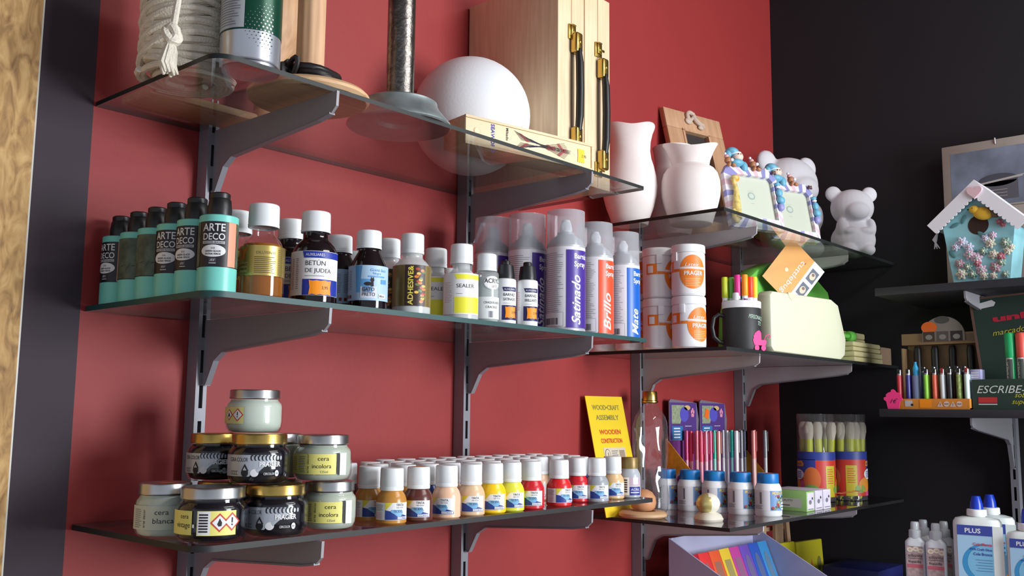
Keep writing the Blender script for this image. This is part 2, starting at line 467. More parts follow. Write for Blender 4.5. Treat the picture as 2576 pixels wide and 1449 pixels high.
tube(b, rope_pts(.0590, .028, .160, 9, -.019, 2.4), .0046, 7)
for k in range(5): tube(b, [(r*math.cos(a+k*1.26), r*math.sin(a+k*1.26), .0046+k*.0006) for a, r in [(i*.25, .024+.033*i/22+.002*k) for i in range(23)]], .0044, 6)
obj('coil', b, COTTON, t)
q = Vector((at(437, 60, 1, p.y-.066)) - p); b = nb()
def rel(px, py, yy): return at(px, py, 1, yy)-p
yy = p.y-.066
tube(b, [rel(456, -60, yy), rel(448, 0, yy), rel(440, 45, yy), rel(436, 72, yy)], [.0042, .0042, .0045, .004], 8)
kc = rel(433, 88, yy-.004)
for k in range(3):
    tube(b, [kc+Vector((.008*math.cos(a)*math.cos(k*1.05), .005*math.sin(a)-.001*k, .009*math.sin(a+k)+.0)) for a in [2*PI*i/14 for i in range(14)]], .0054, 7, closed=True)
for k in range(9):
    a = k*.7; tube(b, [rel(431, 98, yy-.004)+Vector((.001*math.cos(a), .001*math.sin(a), 0)), rel(428, 130, yy-.005)+Vector((.006*math.cos(a), .004*math.sin(a), 0)), rel(421, 160, yy-.006)+Vector((.008*math.cos(a), .004*math.sin(a), 0)), rel(418+k*2, 187+4*math.sin(k*2), yy-.006)+Vector((.007*math.cos(a), .003*math.sin(a), 0))], [.0026, .0036, .0038, .0016], 6)
obj('knotted_end', b, COTTON, t, label='knotted cord with a frayed end')

# round wooden plaque under the rope, wooden vase behind the can
p = Vector((.402, -.083, Z))
b = nb(); box(b, -.082, .085, -.012, .068, 0, .012, bev=.004); tag(obj('wooden_plaque', b, BEECH, loc=p), 'flat wooden plaque lying behind the rope spool on the top shelf', 'wooden board')
b = nb(); lathe(b, [(0, 0), (.028, 0), (.030, .006), (.020, .02), (.018, .055), (.028, .10), (.045, .135), (.055, .165), (.056, .19), (.046, .21), (.04, .23), (.045, .25), (.04, .25), (.03, .22), (0, .20)], seg=40)
tag(obj('wooden_vase', b, wood('turned_wood', (196, 152, 112), (216, 174, 134), 8, 'Z'), loc=Vector((.522, -.062, Z))), 'round-bellied turned wooden vase half hidden behind the green spray can', 'vase')

def aerosol_body(R, Hh, mside):
    b = nb(); lathe(b, [(0, .004), (R*.8, .003), (R*.93, .0), (R*.99, .001, 1), (R, .004, 1), (R*.965, .006, 1), (R, .008, 0), (R, Hh, 0), (R*.99, Hh+.002, 1), (R*1.0, Hh+.0035, 1), (R*.96, Hh+.005, 1), (R*.82, Hh+.014, 1), (R*.45, Hh+.024, 1), (R*.44, Hh+.028, 1), (R*.2, Hh+.028, 1), (0, Hh+.03, 1)], seg=48)
    return b
# green / silver spray can
GREENCAN = mat((16, 72, 54), .3, .3, name='green_can_paint'); SILVP = mat((188, 190, 198), .28, .7, name='silver_can_paint')
p = Vector((.3605, -.262, Z))
t = thing('spray_can', 'green and silver spray can with dotted pattern at the front of the top shelf', 'spray can', p, deg(-48))
obj('can_body', aerosol_body(.0365, .19, 0), [SILVP, STEEL], t)
d = Dec(); d.rect(-.114, .042, .114, .188, GREENCAN, 0); d.rect(-.055, .044, .001, .186, mat((196, 200, 206), .35, .2), 1)
d.lines(-.052, .048, -.004, .100, 16, GREYINK, 2, .3); d.lines(-.052, .112, -.004, .182, 20, GREYINK, 2, .3)
for r_ in range(16):
    z = .014+.0042*r_; n_ = min(7, 2+abs(8-abs(r_-8)))
    for k in range(n_):
        rad = .0014*(1-abs(r_-8)/11)*(1-k*.09)
        d.ell(.034-k*.0052+(r_ % 2)*.0026, z, rad, rad, (SILVP if z > .042 else GREENCAN), 2, 10)
d.on_cyl('label', t, .0366, 0, .004)
b = nb(); lathe(b, [(.0375, .19), (.0375, .235), (.030, .238), (0, .238)], seg=36); obj('cap', b, mat((25, 80, 60), .4), t)
d = Dec(); d.poly([(-.010, -.003), (-.006, .003), (.004, .004), (.013, .001), (.012, -.003), (.003, -.001)], ORANGEST2, 0)
o = d.on_flat('price_sticker', t, 0); o.location = (0, 0, .0); o.rotation_euler = (deg(90), 0, deg(20)); o.location = (.002, -.010, .0018)

# wooden candlestick-like lamp base with a coiled black cable
p = Vector((.4785, -.224, Z))
WD = wood('turned_pine', (204, 160, 122), (222, 180, 142), 10, 'Z')
t = thing('wooden_lamp_base', 'turned wooden lamp base with a wide disc foot and coiled black cable', 'lamp base', p)
b = nb(); lathe(b, [(0, 0), (.077, 0), (.0815, .004), (.0815, .008), (.077, .0125), (.055, .017), (.026, .019), (0, .019)], seg=64); obj('disc_foot', b, BEECH, t)
b = nb()
def flute(r, z, a): return (r*(1-.05*(.5+.5*math.cos(a*10))) if .05 < z < .19 else r, z)
lathe(b, [(0, .019), (.026, .019), (.027, .024), (.022, .028), (.0235, .036), (.0215, .042), (.0195, .052), (.0195, .10), (.0195, .15), (.020, .188), (.024, .195), (.018, .205), (0, .21)], seg=60, wob=flute); obj('column', b, WD, t)
b = nb()
tube(b, [((.037+.004*math.sin(3*a+i))*math.cos(a), (.037+.004*math.sin(3*a+i))*math.sin(a), .0245+.0062*i+.0015*math.sin(2*a+i)) for i in range(3) for a in [2*PI*k/20 for k in range(20)]], .0052, 8)
tube(b, [(-.04+.002*math.cos(a), -.005+.022*math.sin(a), .034+.012*math.cos(a*1.5)) for a in [k*.35 for k in range(19)]], .0035, 8)
box(b, -.052, -.036, -.01, .006, .018, .042, bev=.003)
obj('power_cable', b, mat((28, 24, 26), .45), t, label='black power cable coiled round the foot')

# galvanised metal lamp base
p = Vector((.6365, -.2295, Z))
GALV = mat((148, 160, 162), .4, .55, var=.25, scale=30, name='galvanised_metal')
t = thing('metal_lamp_base', 'galvanised metal lamp base with a dark steel pole and flared round foot', 'lamp base', p)
b = nb(); lathe(b, [(0, .014), (.03, .014), (.034, .008), (.052, .006), (.058, .002), (.072, .0015), (.0745, 0), (.0765, .002), (.076, .005), (.070, .012), (.060, .024), (.056, .031), (.0555, .036), (.050, .039), (.034, .0405), (.022, .041), (0, .041)], seg=64); obj('foot', b, GALV, t)
b = nb(); lathe(b, [(.0205, .038), (.0205, .30), (0, .30)], seg=36); obj('pole', b, mat((128, 124, 120), .3, 1, var=.3, scale=45, bump=.5, bscale=120, name='hammered_steel'), t)

# polystyrene ball
p = Vector((.906, -.116, Z+.104))
b = nb(); blob(b, (0, 0, 0), .104, seg=56); t = obj('polystyrene_ball', b, STYRO, loc=p); tag(t, 'big smooth white ball between the metal lamp base and wooden cases', 'ball')
d = Dec(); d.rect(-.008, -.006, .008, .006, ORANGEST2, 0); o = d.on_flat('price_sticker', t, 0); o.rotation_euler = (deg(62), 0, deg(-25)); o.location = (-.024, -.055, -.0858)

# long slim game box lying on its side
ang = math.atan2(-.047, .265)
p = Vector((.757, -.2485, Z+.0003))
t = thing('game_box', 'long pale wooden pick-up-sticks game box lying in front of the white ball', 'box', p, ang)
b = nb(); box(b, 0, .272, .003, .060, 0, .047, bev=.0015); box(b, 0, .272, 0, .004, 0, .0045, 0, .0008); box(b, 0, .272, 0, .004, .0425, .047, 0, .0008); box(b, .267, .272, 0, .004, .0045, .0425, 0, .0008)
obj('box_body', b, PINEX, t)
b = nb(); box(b, .001, .266, .0014, .0032, .0048, .0422, 0, .0004); o = obj('sliding_lid', b, mat((238, 212, 172), .5, var=.03, scale=20), t)
d = Dec()
RDS = mat((150, 50, 50), .5); BLS = mat((60, 60, 110), .5)
random.seed(3)
for k in range(16):
    sg = 1 if k % 2 else -1; y0 = .0235+sg*(.015-.0018*(k//2)); y1 = .0235-sg*(.013-.0022*(k//2)); xa, xb = .096+.001*k, .205+.001*k
    for s_, e_, mm in ((0, .1, INK), (.1, .16, RDS), (.16, .3, INK), (.3, .36, BLS), (.36, .62, INK), (.62, .68, RDS), (.68, .85, INK), (.85, .9, RDS), (.9, 1, INK)):
        hw = .0010 if mm is not INK else .0003
        A = (xa+(xb-xa)*s_, y0+(y1-y0)*s_); B_ = (xa+(xb-xa)*e_, y0+(y1-y0)*e_)
        d.poly([(A[0], A[1]-hw), (B_[0], B_[1]-hw), (B_[0], B_[1]+hw), (A[0], A[1]+hw)], mm, 2)
d.text('Mikado', .0805, .040, .0052, INK, 2, rot=-90, bold=.01); d.text('SEAWORD', .0505, .041, .007, BLUEL, 2, rot=-90, bold=.02)
d.ell(.0225, .0235, .0062, .0062, mat((206, 176, 134), .6), 1); d.ell(.0228, .0235, .0050, .0058, mat((238, 212, 172), .5), 2)
d.on_flat('print', o, .0014)
d = Dec(); d.price(.243, .022, .015, .024, YELST); d.on_flat('price_sticker', t, .0014)

# two slim wooden paintbox cases standing upright
def case(name, x0, x1, label, latch_z, sticker, hz, cap2=False):
    p = Vector((x0, -.226, Z)); w = x1-x0
    t = thing(name, label, 'wooden case', p)
    b = nb(); box(b, .001, w-.001, 0, .222, 0, .372, bev=.0015); obj('case_body', b, PINE, t)
    b = nb(); box(b, w*.5-.0006, w*.5+.0006, -.0004, .001, .002, .370); obj('seam', b, mat((150, 110, 76), .7), t)
    h = nb(); cx = w*.56
    tube(h, [(cx, -.004, hz-.08), (cx, -.013, hz-.074), (cx, -.016, hz-.05), (cx, -.017, hz), (cx, -.016, hz+.05), (cx, -.013, hz+.074), (cx, -.004, hz+.08)], [.004, .0062, .0072, .0074, .0072, .0062, .004], 12)
    ho = obj('handle', h, BLACKP, t)
    for s in (-1, 1):
        e = nb(); zc = hz+s*.088
        box(e, cx-.0095, cx+.0095, -.017, -.0005, zc-.019, zc+.019, 0, .004, seg=3)
        lathe(e, [(0, .003), (.003, .002), (.0042, 0)], M=Matrix.Translation((cx, -.0165, zc)) @ Matrix.Rotation(PI/2, 4, 'X'), seg=14)
        obj('handle_end', e, BRASS, ho)
    for zc in latch_z:
        e = nb(); box(e, w*.5-.010, w*.5+.010, -.0035, 0, zc-.014, zc+.014, 0, .001); box(e, w*.5-.006, w*.5+.006, -.0065, -.003, zc-.008, zc+.010, 0, .001); box(e, w*.5-.004, w*.5+.012, -.008, -.006, zc-.004, zc+.001, 0, .0008)
        tube(e, [(w*.5-.005, -.006, zc+.012), (w*.5+.005, -.006, zc+.012)], .002, 8)
        obj('latch', e, BRASS, t)
    if sticker:
        d = Dec(); d.poly([(-.011, -.009), (-.004, -.013), (.010, -.008), (.011, .006), (.003, .012), (-.009, .009)], ORANGEST, 0); d.on_flat('price_sticker', t, .0095, Mx=Matrix.Translation((w*.62, 0, .257)))
    return t
xa, xm, xb = 1.0115, 1.0905, 1.1715
case('paintbox_case', xa, xm, 'left of two upright slim wooden cases, with an orange sticker at its latch', (.275,), True, .166)
case('paintbox_case', xm+.0005, xb, 'right of two upright slim wooden cases, with brass latches above and below its handle', (.265, .035), False, .140)

# ================================================================= SPRAY CAN SHELF (left, middle)
Z = SA[1]
TEAL = mat((122, 214, 200), .35, name='mint_plastic'); LBLK = mat((26, 22, 30), .4, name='black_label'); LGRN = mat((86, 98, 80), .5, var=.45, scale=70, name='green_patina_print'); PEACHL = mat((236, 160, 130), .5)
def arte_bottle():
    t = thing('craft_paint_bottle', 'x', 'paint bottle')
    R = .0225
    b = nb(); lathe(b, [(0, 0), (R-.002, 0), (R, .0015), (R, .0295, 0), (R, .030, 1), (R, .083, 1), (R, .084, 0), (R, .0905, 0), (R-.001, .0915, 0), (.014, .0925, 0), (0, .0925, 0)], seg=44)
    obj('bottle_body', b, [TEAL, LBLK], t)
    b = nb(); lathe(b, [(.0138, .0915), (.0142, .100), (.0128, .112), (.0115, .1135, 0), (.0118, .1145), (.0118, .119), (.010, .1205), (0, .1205)], seg=30); obj('cap', b, BLACKP, t)
    d = Dec(); w = 2*PI*R; GR = mat((196, 196, 200), .5)
    d.rect(-.0165, .0305, .0165, .0828, LBLK, 0)
    d.rect(.0172, .0305, .029, .0828, PEACHL, 0); d.rect(-w/2+.002, .0305, -.018, .0828, LGRN, 0); d.rect(.030, .0305, w/2-.002, .0828, LGRN, 0)
    for k in range(5):
        x0 = -.026-.008*k; d.poly([(x0, .040+.006*(k % 2)), (x0+.007, .052-.004*(k % 2)), (x0+.0071, .0525-.004*(k % 2)), (x0, .041+.006*(k % 2))], LBLK, 1)
    d.text('ARTE', 0, .0715, .0092, PAPER, 1, 'C', w=.0262, bold=.012); d.text('DECO', 0, .0612, .0080, PAPER, 1, 'C', w=.0262, bold=.012)
    d.rect(-.0130, .0565, .0130, .0597, GR, 1); d.text('WATER-BASED', 0, .0571, .0021, INK, 2, 'C', w=.024)
    d.ell(0, .0482, .0145, .0072, PAPER, 1, 32); d.text('510', 0, .0503, .0022, INK, 2, 'C'); d.text('GREEN GLAZE', 0, .0468, .0021, INK, 2, 'C', w=.018, bold=.02); d.text('PATINA VERDE', 0, .0435, .0021, INK, 2, 'C', w=.018, bold=.02)
    d.rect(-.0042, .0352, .0042, .0398, mat((70, 66, 76), .5), 1); d.text('AV', 0, .0360, .0030, PAPER, 2, 'C', w=.006, shear=.3); d.rect(-.004, .0334, .004, .0341, PAPER, 1)
    d.on_cyl('label', t, R, 0, .003)
    return t
ab = arte_bottle()
spec = [(-.262, .329, -46, 'front, corner-most black-and-mint paint bottle, its label facing the room fully'),
        (-.216, .3265, -68, 'second black-and-mint paint bottle from the shelf corner, half behind the first'),
        (-.170, .3255, -62, 'third black-and-mint paint bottle from the shelf corner, oval label showing'),
        (-.124, .3250, 48, 'fourth black-and-mint paint bottle from the shelf corner, green patina side showing'),
        (-.078, .3250, 44, 'fifth black-and-mint paint bottle from the shelf corner, dark green side showing'),
        (-.032, .3240, -76, 'black-and-mint paint bottle nearest the red wall, end of its row')]
for i, (y, x, r, l) in enumerate(spec):
    if i == 0: ab.location = (x, y, Z); ab.rotation_euler = (0, 0, deg(r)); ab['label'] = l; ab['group'] = 'black and mint paint bottles along the shelf end'
    else: dup(ab, (x, y, Z), deg(r), l, 'black and mint paint bottles along the shelf end')

def cap_mesh(r, z0, z1, mt=None, tamper=True):
    b = nb(); h = z1-z0
    if tamper: lathe(b, [(r*.93, z0), (r*.99, z0), (r*1.0, z0+h*.13), (r*.985, z0+h*.15), (r*.965, z0+h*.165), (r*.965, z0+h*.18), (r*.99, z0+h*.20, 0, 1), (r*.97, z1-h*.10, 0, 1), (r*.94, z1-h*.03), (r*.88, z1), (0, z1)], seg=72, rib=.018)
    else: lathe(b, [(r*.93, z0), (r*.99, z0), (r, z0+h*.05, 0, 1), (r*.99, z1-h*.08, 0, 1), (r*.95, z1), (0, z1)], seg=72, rib=.02)
    return mesh(b, mt or WHITER, 30)
SHOULDERS = {
    'round': [(.90, 0), (.985, .012), (1, .03), (1, .44), (.97, .50), (.90, .555), (.78, .61), (.62, .65), (.52, .675), (.50, .69), (.50, .76)],
    'wide':  [(.90, 0), (.985, .012), (1, .03), (1, .52), (.97, .57), (.88, .62), (.74, .66), (.60, .69), (.55, .71), (.55, .77)],
    'cone':  [(.90, 0), (.985, .012), (1, .03), (1, .46), (.985, .50), (.93, .55), (.70, .68), (.58, .73), (.56, .75), (.56, .79)]}
def bottle(name, label, R, Hh, shape, body, capr, capz, liquid=None, fill=.6, glass=True, decal=None, rot=0, loc=(0, 0, 0), cat='bottle', group=None, capmat=None, neckmat=None):
    t = thing(name, label, cat, loc, rot, group)
    pr = [(0, .001)]+[(R*a, Hh*z) for a, z in SHOULDERS[shape]]
    b = nb(); lathe(b, pr+[(0, pr[-1][1])], seg=48); obj('bottle_body', b, body, t)
    if liquid:
        g = nb(); q = [(max(0, r-.0014), z+.0016) for r, z in pr if z < fill*Hh]
        # level surface
        rr = [r for r, z in pr if z < fill*Hh][-1]-.0014
        k = [i for i, (r, z) in enumerate(pr) if z >= fill*Hh]
        if k: a_, b_ = pr[k[0]-1], pr[k[0]]; f_ = (fill*Hh-a_[1])/(b_[1]-a_[1]); rr = a_[0]+(b_[0]-a_[0])*f_-.0014
        lathe(g, q+[(rr, fill*Hh), (0, fill*Hh)], seg=40); obj('liquid', g, liquid, t)
    obj('cap', cap_mesh(capr, capz*Hh, Hh, capmat), None, t)
    if decal:
        d, zf = decal; d.on_cyl('label', t, R+.0002, 0, .004)
    return t
def P2(px, py, y, z=None): return (X_at(px, py, y), y, Z if z is None else z)

# amber liquid in clear bottles with gold labels
def amber_mat():
    m = bpy.data.materials.new('amber_liquid'); m.use_nodes = True; nt = m.node_tree; bs = nt.nodes['Principled BSDF']
    bs.inputs['Base Color'].default_value = (.72, .26, .04, 1); bs.inputs['Roughness'].default_value = .05; bs.inputs['Transmission Weight'].default_value = .62; bs.inputs['IOR'].default_value = 1.12
    return m
AMBER = amber_mat()
GOLDL = mat((206, 180, 104), .32, .85, name='gold_label')
def amber_label():
    d = Dec(); d.rect(-.043, .026, .045, .0625, GOLDL, 0)
    d.lines(-.004, .029, .022, .050, 9, mat((90, 74, 40), .5), 1, .4); d.text('DILUYENTE', -.002, .052, .0035, mat((90, 74, 40), .5), 1, w=.024)
    d.rect(-.030, .030, -.012, .042, mat((190, 160, 90), .5, .3), 1); d.text('BARNIZ', -.029, .0375, .003, INK, 2, w=.016); d.text('AMBAR', -.029, .0325, .003, INK, 2, w=.016)
    O = mat((214, 110, 40), .5); d.poly([(-.030, .060), (-.024, .060), (-.021, .055), (-.018, .060), (-.012, .060), (-.017, .052), (-.017, .045), (-.025, .045), (-.025, .052)], O, 1)
    for a in (.026, .032, .038): d.lines(a, .028, a+.004, .060, 14, mat((120, 100, 50), .5), 1, .4)
    return (d, None)
def P3(px, py, y): return P2(px, py, y)
GA = 'clear bottles of amber liquid'
bottle('varnish_bottle', 'front clear bottle of amber liquid with a gold label and white cap', .0268, .1165, 'round', CLEAR, .0190, .755, AMBER, .56, decal=amber_label(), rot=deg(-46), loc=P3(656, 748, -.262), group=GA)
bottle('varnish_bottle', 'rear clear bottle of amber liquid, peeking out beside the paint bottles', .0268, .1165, 'round', CLEAR, .0190, .755, AMBER, .56, decal=amber_label(), rot=deg(-60), loc=P3(588, 748, -.200), group=GA)
# dark bitumen bottles
DKGL = mat((22, 12, 16), .06, name='dark_brown_glass')
def betun_label():
    d = Dec(); d.rect(-.055, .0095, .040, .066, PAPER, 0)
    d.poly([(-.014, .0655), (.0395, .0655), (.0395, .057), (-.012, .057)], BLUEL, 1); d.text('AUXILIARES', -.010, .0595, .0036, PAPER, 2, w=.024)
    d.text('BET\u00daN', -.0105, .0475, .0062, INK, 1, w=.026); d.text('DE JUDEA', -.0105, .0385, .0055, INK, 1, w=.034); d.rect(-.0105, .0338, .014, .0343, INK, 1)
    d.rect(-.0135, .0098, .0385, .0300, BLUEL, 1); d.price(.0095, .0195, .029, .0185)
    for k in range(4): d.lines(-.048+.008*k, .018, -.0435+.008*k, .058, 17, GREYINK, 1, .35)
    return (d, None)
GB = 'dark bottles with white and blue labels'
bottle('bitumen_bottle', 'front dark brown bottle with BETUN DE JUDEA label and orange price sticker', .0292, .1205, 'wide', DKGL, .0190, .775, decal=betun_label(), rot=deg(-40), loc=P3(788, 765, -.260), group=GB)
bottle('bitumen_bottle', 'rear dark brown bottle whose blue label peeks out behind the amber one', .0292, .1205, 'wide', DKGL, .0190, .775, decal=betun_label(), rot=deg(-30), loc=P3(728, 760, -.192), group=GB)
# black liquid with sky-blue label
def gato_label():
    d = Dec(); d.rect(-.052, .0115, .040, .0585, mat((176, 206, 232), .5), 0); LB = mat((96, 158, 214), .5)
    d.poly([(-.018, .058), (-.008, .058), (-.010, .040), (.006, .040), (.006, .022), (-.016, .022)], LB, 1); d.text('Goma laca', .002, .0505, .0042, LB, 2, w=.024, shear=.3); d.text('Negra', .006, .0462, .0034, LB, 2); d.rect(.000, .0425, .024, .0445, LB, 2)
    d.ell(.000, .0335, .0052, .0026, INK, 2, 20); d.ell(.0055, .0385, .0026, .0024, INK, 2, 16); d.poly([(.0032, .039), (.0042, .0432), (.0054, .040)], INK, 2); d.poly([(.0058, .040), (.007, .0432), (.008, .039)], INK, 2); d.poly([(.0035, .030), (.0075, .030), (.007, .039), (.004, .039)], INK, 2)
    d.rect(-.010, .0145, .012, .0300, mat((216, 220, 232), .5), 1); d.text('GATO', -.0075, .0240, .0048, INK, 3, w=.016); d.text('PRETO', -.0075, .0172, .0048, INK, 3, w=.017)
    d.rect(.0145, .0148, .026, .0205, PAPER, 3); d.text('80ml', .0155, .0162, .003, INK, 4); d.rect(.018, .034, .028, .040, LB, 2)
    d.rect(-.036, .0145, -.032, .0190, mat((120, 40, 30), .5), 2); d.rect(-.029, .0145, -.025, .0190, mat((120, 40, 30), .5), 2)
    for k in range(3): d.lines(-.048+.009*k, .026, -.042+.009*k, .053, 12, GREYINK, 2, .3)
    return (d, None)
GG = 'black liquid bottles with pale blue labels'
bottle('shellac_bottle', 'front black-liquid bottle with a sky-blue cat label', .0262, .1085, 'cone', DKGL, .0172, .77, decal=gato_label(), rot=deg(-40), loc=P3(924, 778, -.262), group=GG)
bottle('shellac_bottle', 'rear black-liquid bottle with pale side label, between the bitumen and cat-label bottles', .0262, .1085, 'cone', DKGL, .0172, .77, decal=gato_label(), rot=deg(40), loc=P3(851, 772, -.202), group=GG)
# adhesive bottles
MILK = mat((226, 230, 230), .3, name='milky_liquid', sub=0)
def adh_label():
    d = Dec(); d.rect(-.050, .012, .044, .070, mat((150, 130, 80), .35, .5), 0); d.rect(-.010, .012, .020, .070, mat((50, 26, 18), .4), 1)
    d.text('ADHESIVE&', .0015, .0135, .0075, mat((246, 226, 90), .4), 2, rot=90, w=.055, bold=.015)
    random.seed(5)
    for k in range(22): d.ell(.011+random.uniform(-.005, .007), .018+k*.0022, .0032, .0020, [mat((222, 130, 40), .4), mat((176, 60, 30), .4), mat((240, 190, 70), .4), mat((96, 120, 60), .4)][k % 4], 2, 10)
    return (d, None)
GD = 'milky bottles with gold adhesive labels'
bottle('adhesive_bottle', 'front milky bottle with a gold and dark ADHESIVE label', .0272, .1175, 'wide', thin_glass('milky_plastic', (.9, .92, .92), 1.45, .15, .55, (226, 230, 230)), .0168, .755, MILK, .60, decal=adh_label(), rot=deg(-42), loc=P3(1034, 787, -.255), group=GD)
MILKG = bpy.data.materials['milky_plastic']
bottle('adhesive_bottle', 'rear milky bottle with a gold label, between the cat-label and adhesive bottles', .0272, .1175, 'wide', MILKG, .0168, .755, MILK, .60, decal=adh_label(), rot=deg(-70), loc=P3(975, 782, -.198), group=GD)
bottle('small_bottle', 'white capped bottle almost hidden behind the black-liquid bottles', .0232, .100, 'cone', MILKG, .0150, .77, MILK, .6, loc=P3(884, 772, -.150))
# sealer bottles
def sealer_label(t='SEALER'):
    d = Dec(); d.rect(-.048, .010, .032, .072, mat((238, 238, 240), .5), 0); d.poly([(-.012, .070), (.0315, .070), (.0315, .063), (-.009, .063)], YELLOWL, 1); d.text(t, -.009, .0500, .0058, INK, 1, w=.028 if len(t) > 3 else None); d.rect(-.009, .0405, .000, .0410, INK, 1)
    d.rect(-.012, .012, .0315, .036, YELLOWL, 1); d.lines(-.032, .028, -.016, .060, 13, mat((200, 160, 160), .5), 1, .25)
    return (d, None)
GS = 'white sealer bottles with yellow bands'
bottle('sealer_bottle', 'front translucent white SEALER bottle with yellow bands', .0265, .1185, 'round', MILKG, .0175, .745, MILK, .62, decal=sealer_label(), rot=deg(-42), loc=P3(1159, 800, -.245), group=GS)
bottle('sealer_bottle', 'rear translucent white bottle with a yellow band, left of the front sealer', .0265, .1185, 'round', MILKG, .0175, .745, MILK, .62, decal=sealer_label(), rot=deg(-48), loc=P3(1094, 796, -.187), group=GS)
bottle('small_bottle', 'small milky bottle peeking out between the two sealer bottles', .021, .100, 'cone', MILKG, .0145, .77, MILK, .6, loc=P3(1130, 796, -.142))
# crackle medium
SHOULDERS['tubeb'] = [(.93, 0), (1, .02), (1, .70), (.97, .73), (.80, .745), (.70, .75), (.70, .78)]
d = Dec(); W2 = mat((245, 245, 245), .5); d.ell(.008, .064, .0145, .0105, W2, 0); d.ell(.008, .064, .0138, .0098, mat((176, 184, 184), .4), 1); d.ell(.008, .064, .0135, .0095, W2, 2); d.text('ACRYL', .008, .0635, .0072, INK, 3, 'C', w=.026, bold=.015); d.text('art', .006, .0565, .0055, GREYINK, 3, shear=.4)
d.rect(-.030, .008, .030, .042, mat((226, 230, 230), .5), 0); d.text('CRAQUELADO', -.006, .0315, .0036, INK, 1, w=.028); d.text('CRACKLE', -.003, .0245, .0036, INK, 1, w=.02); d.bars(.002, .010, .010, .020, 6, GREYINK, 1)
bottle('crackle_bottle', 'clear round bottle with a flip cap labelled CRAQUELADO', .0190, .1105, 'tubeb', thin_glass('cloudy_plastic', (.9, .92, .92), 1.45, .1, .28, (214, 220, 220)), .0155, .755, mat((190, 198, 196), .25), .66, decal=(d, None), rot=deg(-42), loc=P3(1223, 806, -.2475))
# small varnish bottles with black caps
def barniz(l2, lab, px, y, rz):
    t = thing('varnish_dropper', lab, 'bottle', P3(px, 818, y), deg(rz), 'white varnish bottles with black caps')
    R = .0166; b = nb(); lathe(b, [(0, 0), (R*.93, 0), (R, .002), (R, .070), (R*.96, .073), (R*.8, .0745), (0, .075)], seg=40); obj('bottle_body', b, WHITE, t)
    b = nb(); lathe(b, [(R*.82, .0745), (R*.84, .080), (R*.72, .096), (R*.42, .0975), (R*.42, .102), (R*.36, .1035), (0, .1035)], seg=30); obj('cap', b, BLACKP, t)
    d = Dec(); d.poly([(-.006, .0600), (.020, .0600), (.020, .0535), (-.0035, .0535)], DKBLUEL, 0); d.text('AUXILIARES', -.003, .0553, .0028, PAPER, 1, w=.019)
    d.text('BARNIZ', -.0045, .0460, .0046, INK, 0, w=.021); d.text(l2, -.0045, .0388, .0046, INK, 0, w=.022); d.rect(-.0045, .0345, .008, .0349, INK, 0)
    d.rect(-.0065, .0085, .022, .0315, DKBLUEL, 0); d.price(.008, .0205, .018, .018); d.lines(-.019, .026, -.013, .056, 10, mat((220, 150, 150), .5), 0, .3)
    d.on_cyl('label', t, R, 0, .003)
barniz('SATINADO', 'white bottle with a black cap labelled BARNIZ SATINADO, beside the crackle bottle', 1271, -.2575, -46)
barniz('BRILLANTE', 'white bottle with a black cap labelled BARNIZ BRILLANTE, beside the purple spray can', 1326, -.2745, -48)

# varnish spray cans
CANW = mat((232, 230, 238), .3, .1, name='white_can_paint')
def varnish_can(txt, col, R=.0332):
    t = thing('varnish_spray_can', 'x', 'spray can'); hb = .142
    obj('can_body', aerosol_body(R, hb, 0), [CANW, mat((186, 186, 192), .35, .2, name='can_dome')], t)
    b = nb(); lathe(b, [(R*.985, hb+.004), (R*.97, .205), (R*.965, .206), (0, .2062)], seg=48); obj('clear_cap', b, PLASTIC_CLEAR, t)
    b = nb(); lathe(b, [(.010, hb+.026), (.011, hb+.034), (.0085, hb+.046), (.007, hb+.050), (0, hb+.051)], seg=24)
    lathe(b, [(0, .0), (.009, .0), (.009, .003), (.0075, .004), (0, .0042)], seg=24, M=Matrix.Translation((0, -.006, hb+.038)) @ Matrix.Rotation(PI/2, 4, 'X')); obj('spray_nozzle', b, WHITE, t)
    d = Dec(); c = mat(col, .35, name='can_stripe'); w = 2*PI*R
    d.rect(-.001, .006, .060, .1365, c, 0)
    d.text('Barniz', .0125, .122, .0090, PAPER, 1, w=.030, bold=.02); d.text('Spray', .0125, .1085, .0090, PAPER, 1, w=.026, bold=.02)
    d.text(txt, .0245, .010, .0170, PAPER, 1, rot=90, shear=.35, bold=.015, w=.0150*len(txt)**.75*1.18)
    d.lines(-.052, .0335, -.005, .134, 30, GREYINK, 0, .2); d.rect(-.052, .008, -.006, .0315, GREYINK, 0); d.rect(-.0515, .0085, -.0065, .0310, CANW, 1); d.bars(-.046, .0110, -.014, .0220, 22, INK, 2)
    d.on_cyl('label', t, R+.0001, 0, .0035)
    return t
PUR, ORG, BLU = (72, 48, 148), (236, 84, 48), (20, 98, 196)
cs = varnish_can('Satinado', PUR); cs.location = P3(1423, 828, -.259); cs.rotation_euler.z = deg(-49)
cs['label'] = 'front purple-striped Satinado spray can, largest and leftmost of the front three'; cs['group'] = 'varnish spray cans with clear caps'
cb = varnish_can('Brillo', ORG); cb.location = P3(1497, 834, -.2325); cb.rotation_euler.z = deg(-41); cb['label'] = 'orange-striped Brillo varnish spray can with a clear cap'; cb['group'] = cs['group']
cm = varnish_can('Mate', BLU); cm.location = P3(1566, 842, -.2170); cm.rotation_euler.z = deg(-38); cm['label'] = 'blue-striped Mate varnish spray can at the shelf end'; cm['group'] = cs['group']
dup(cs, P3(1325, 820, -.188), deg(-33), 'dark purple-striped spray can standing behind the small black-capped bottles')
dup(cs, P3(1238, 812, -.120), deg(-30), 'rearmost spray can, left of the others and nearest the red wall')

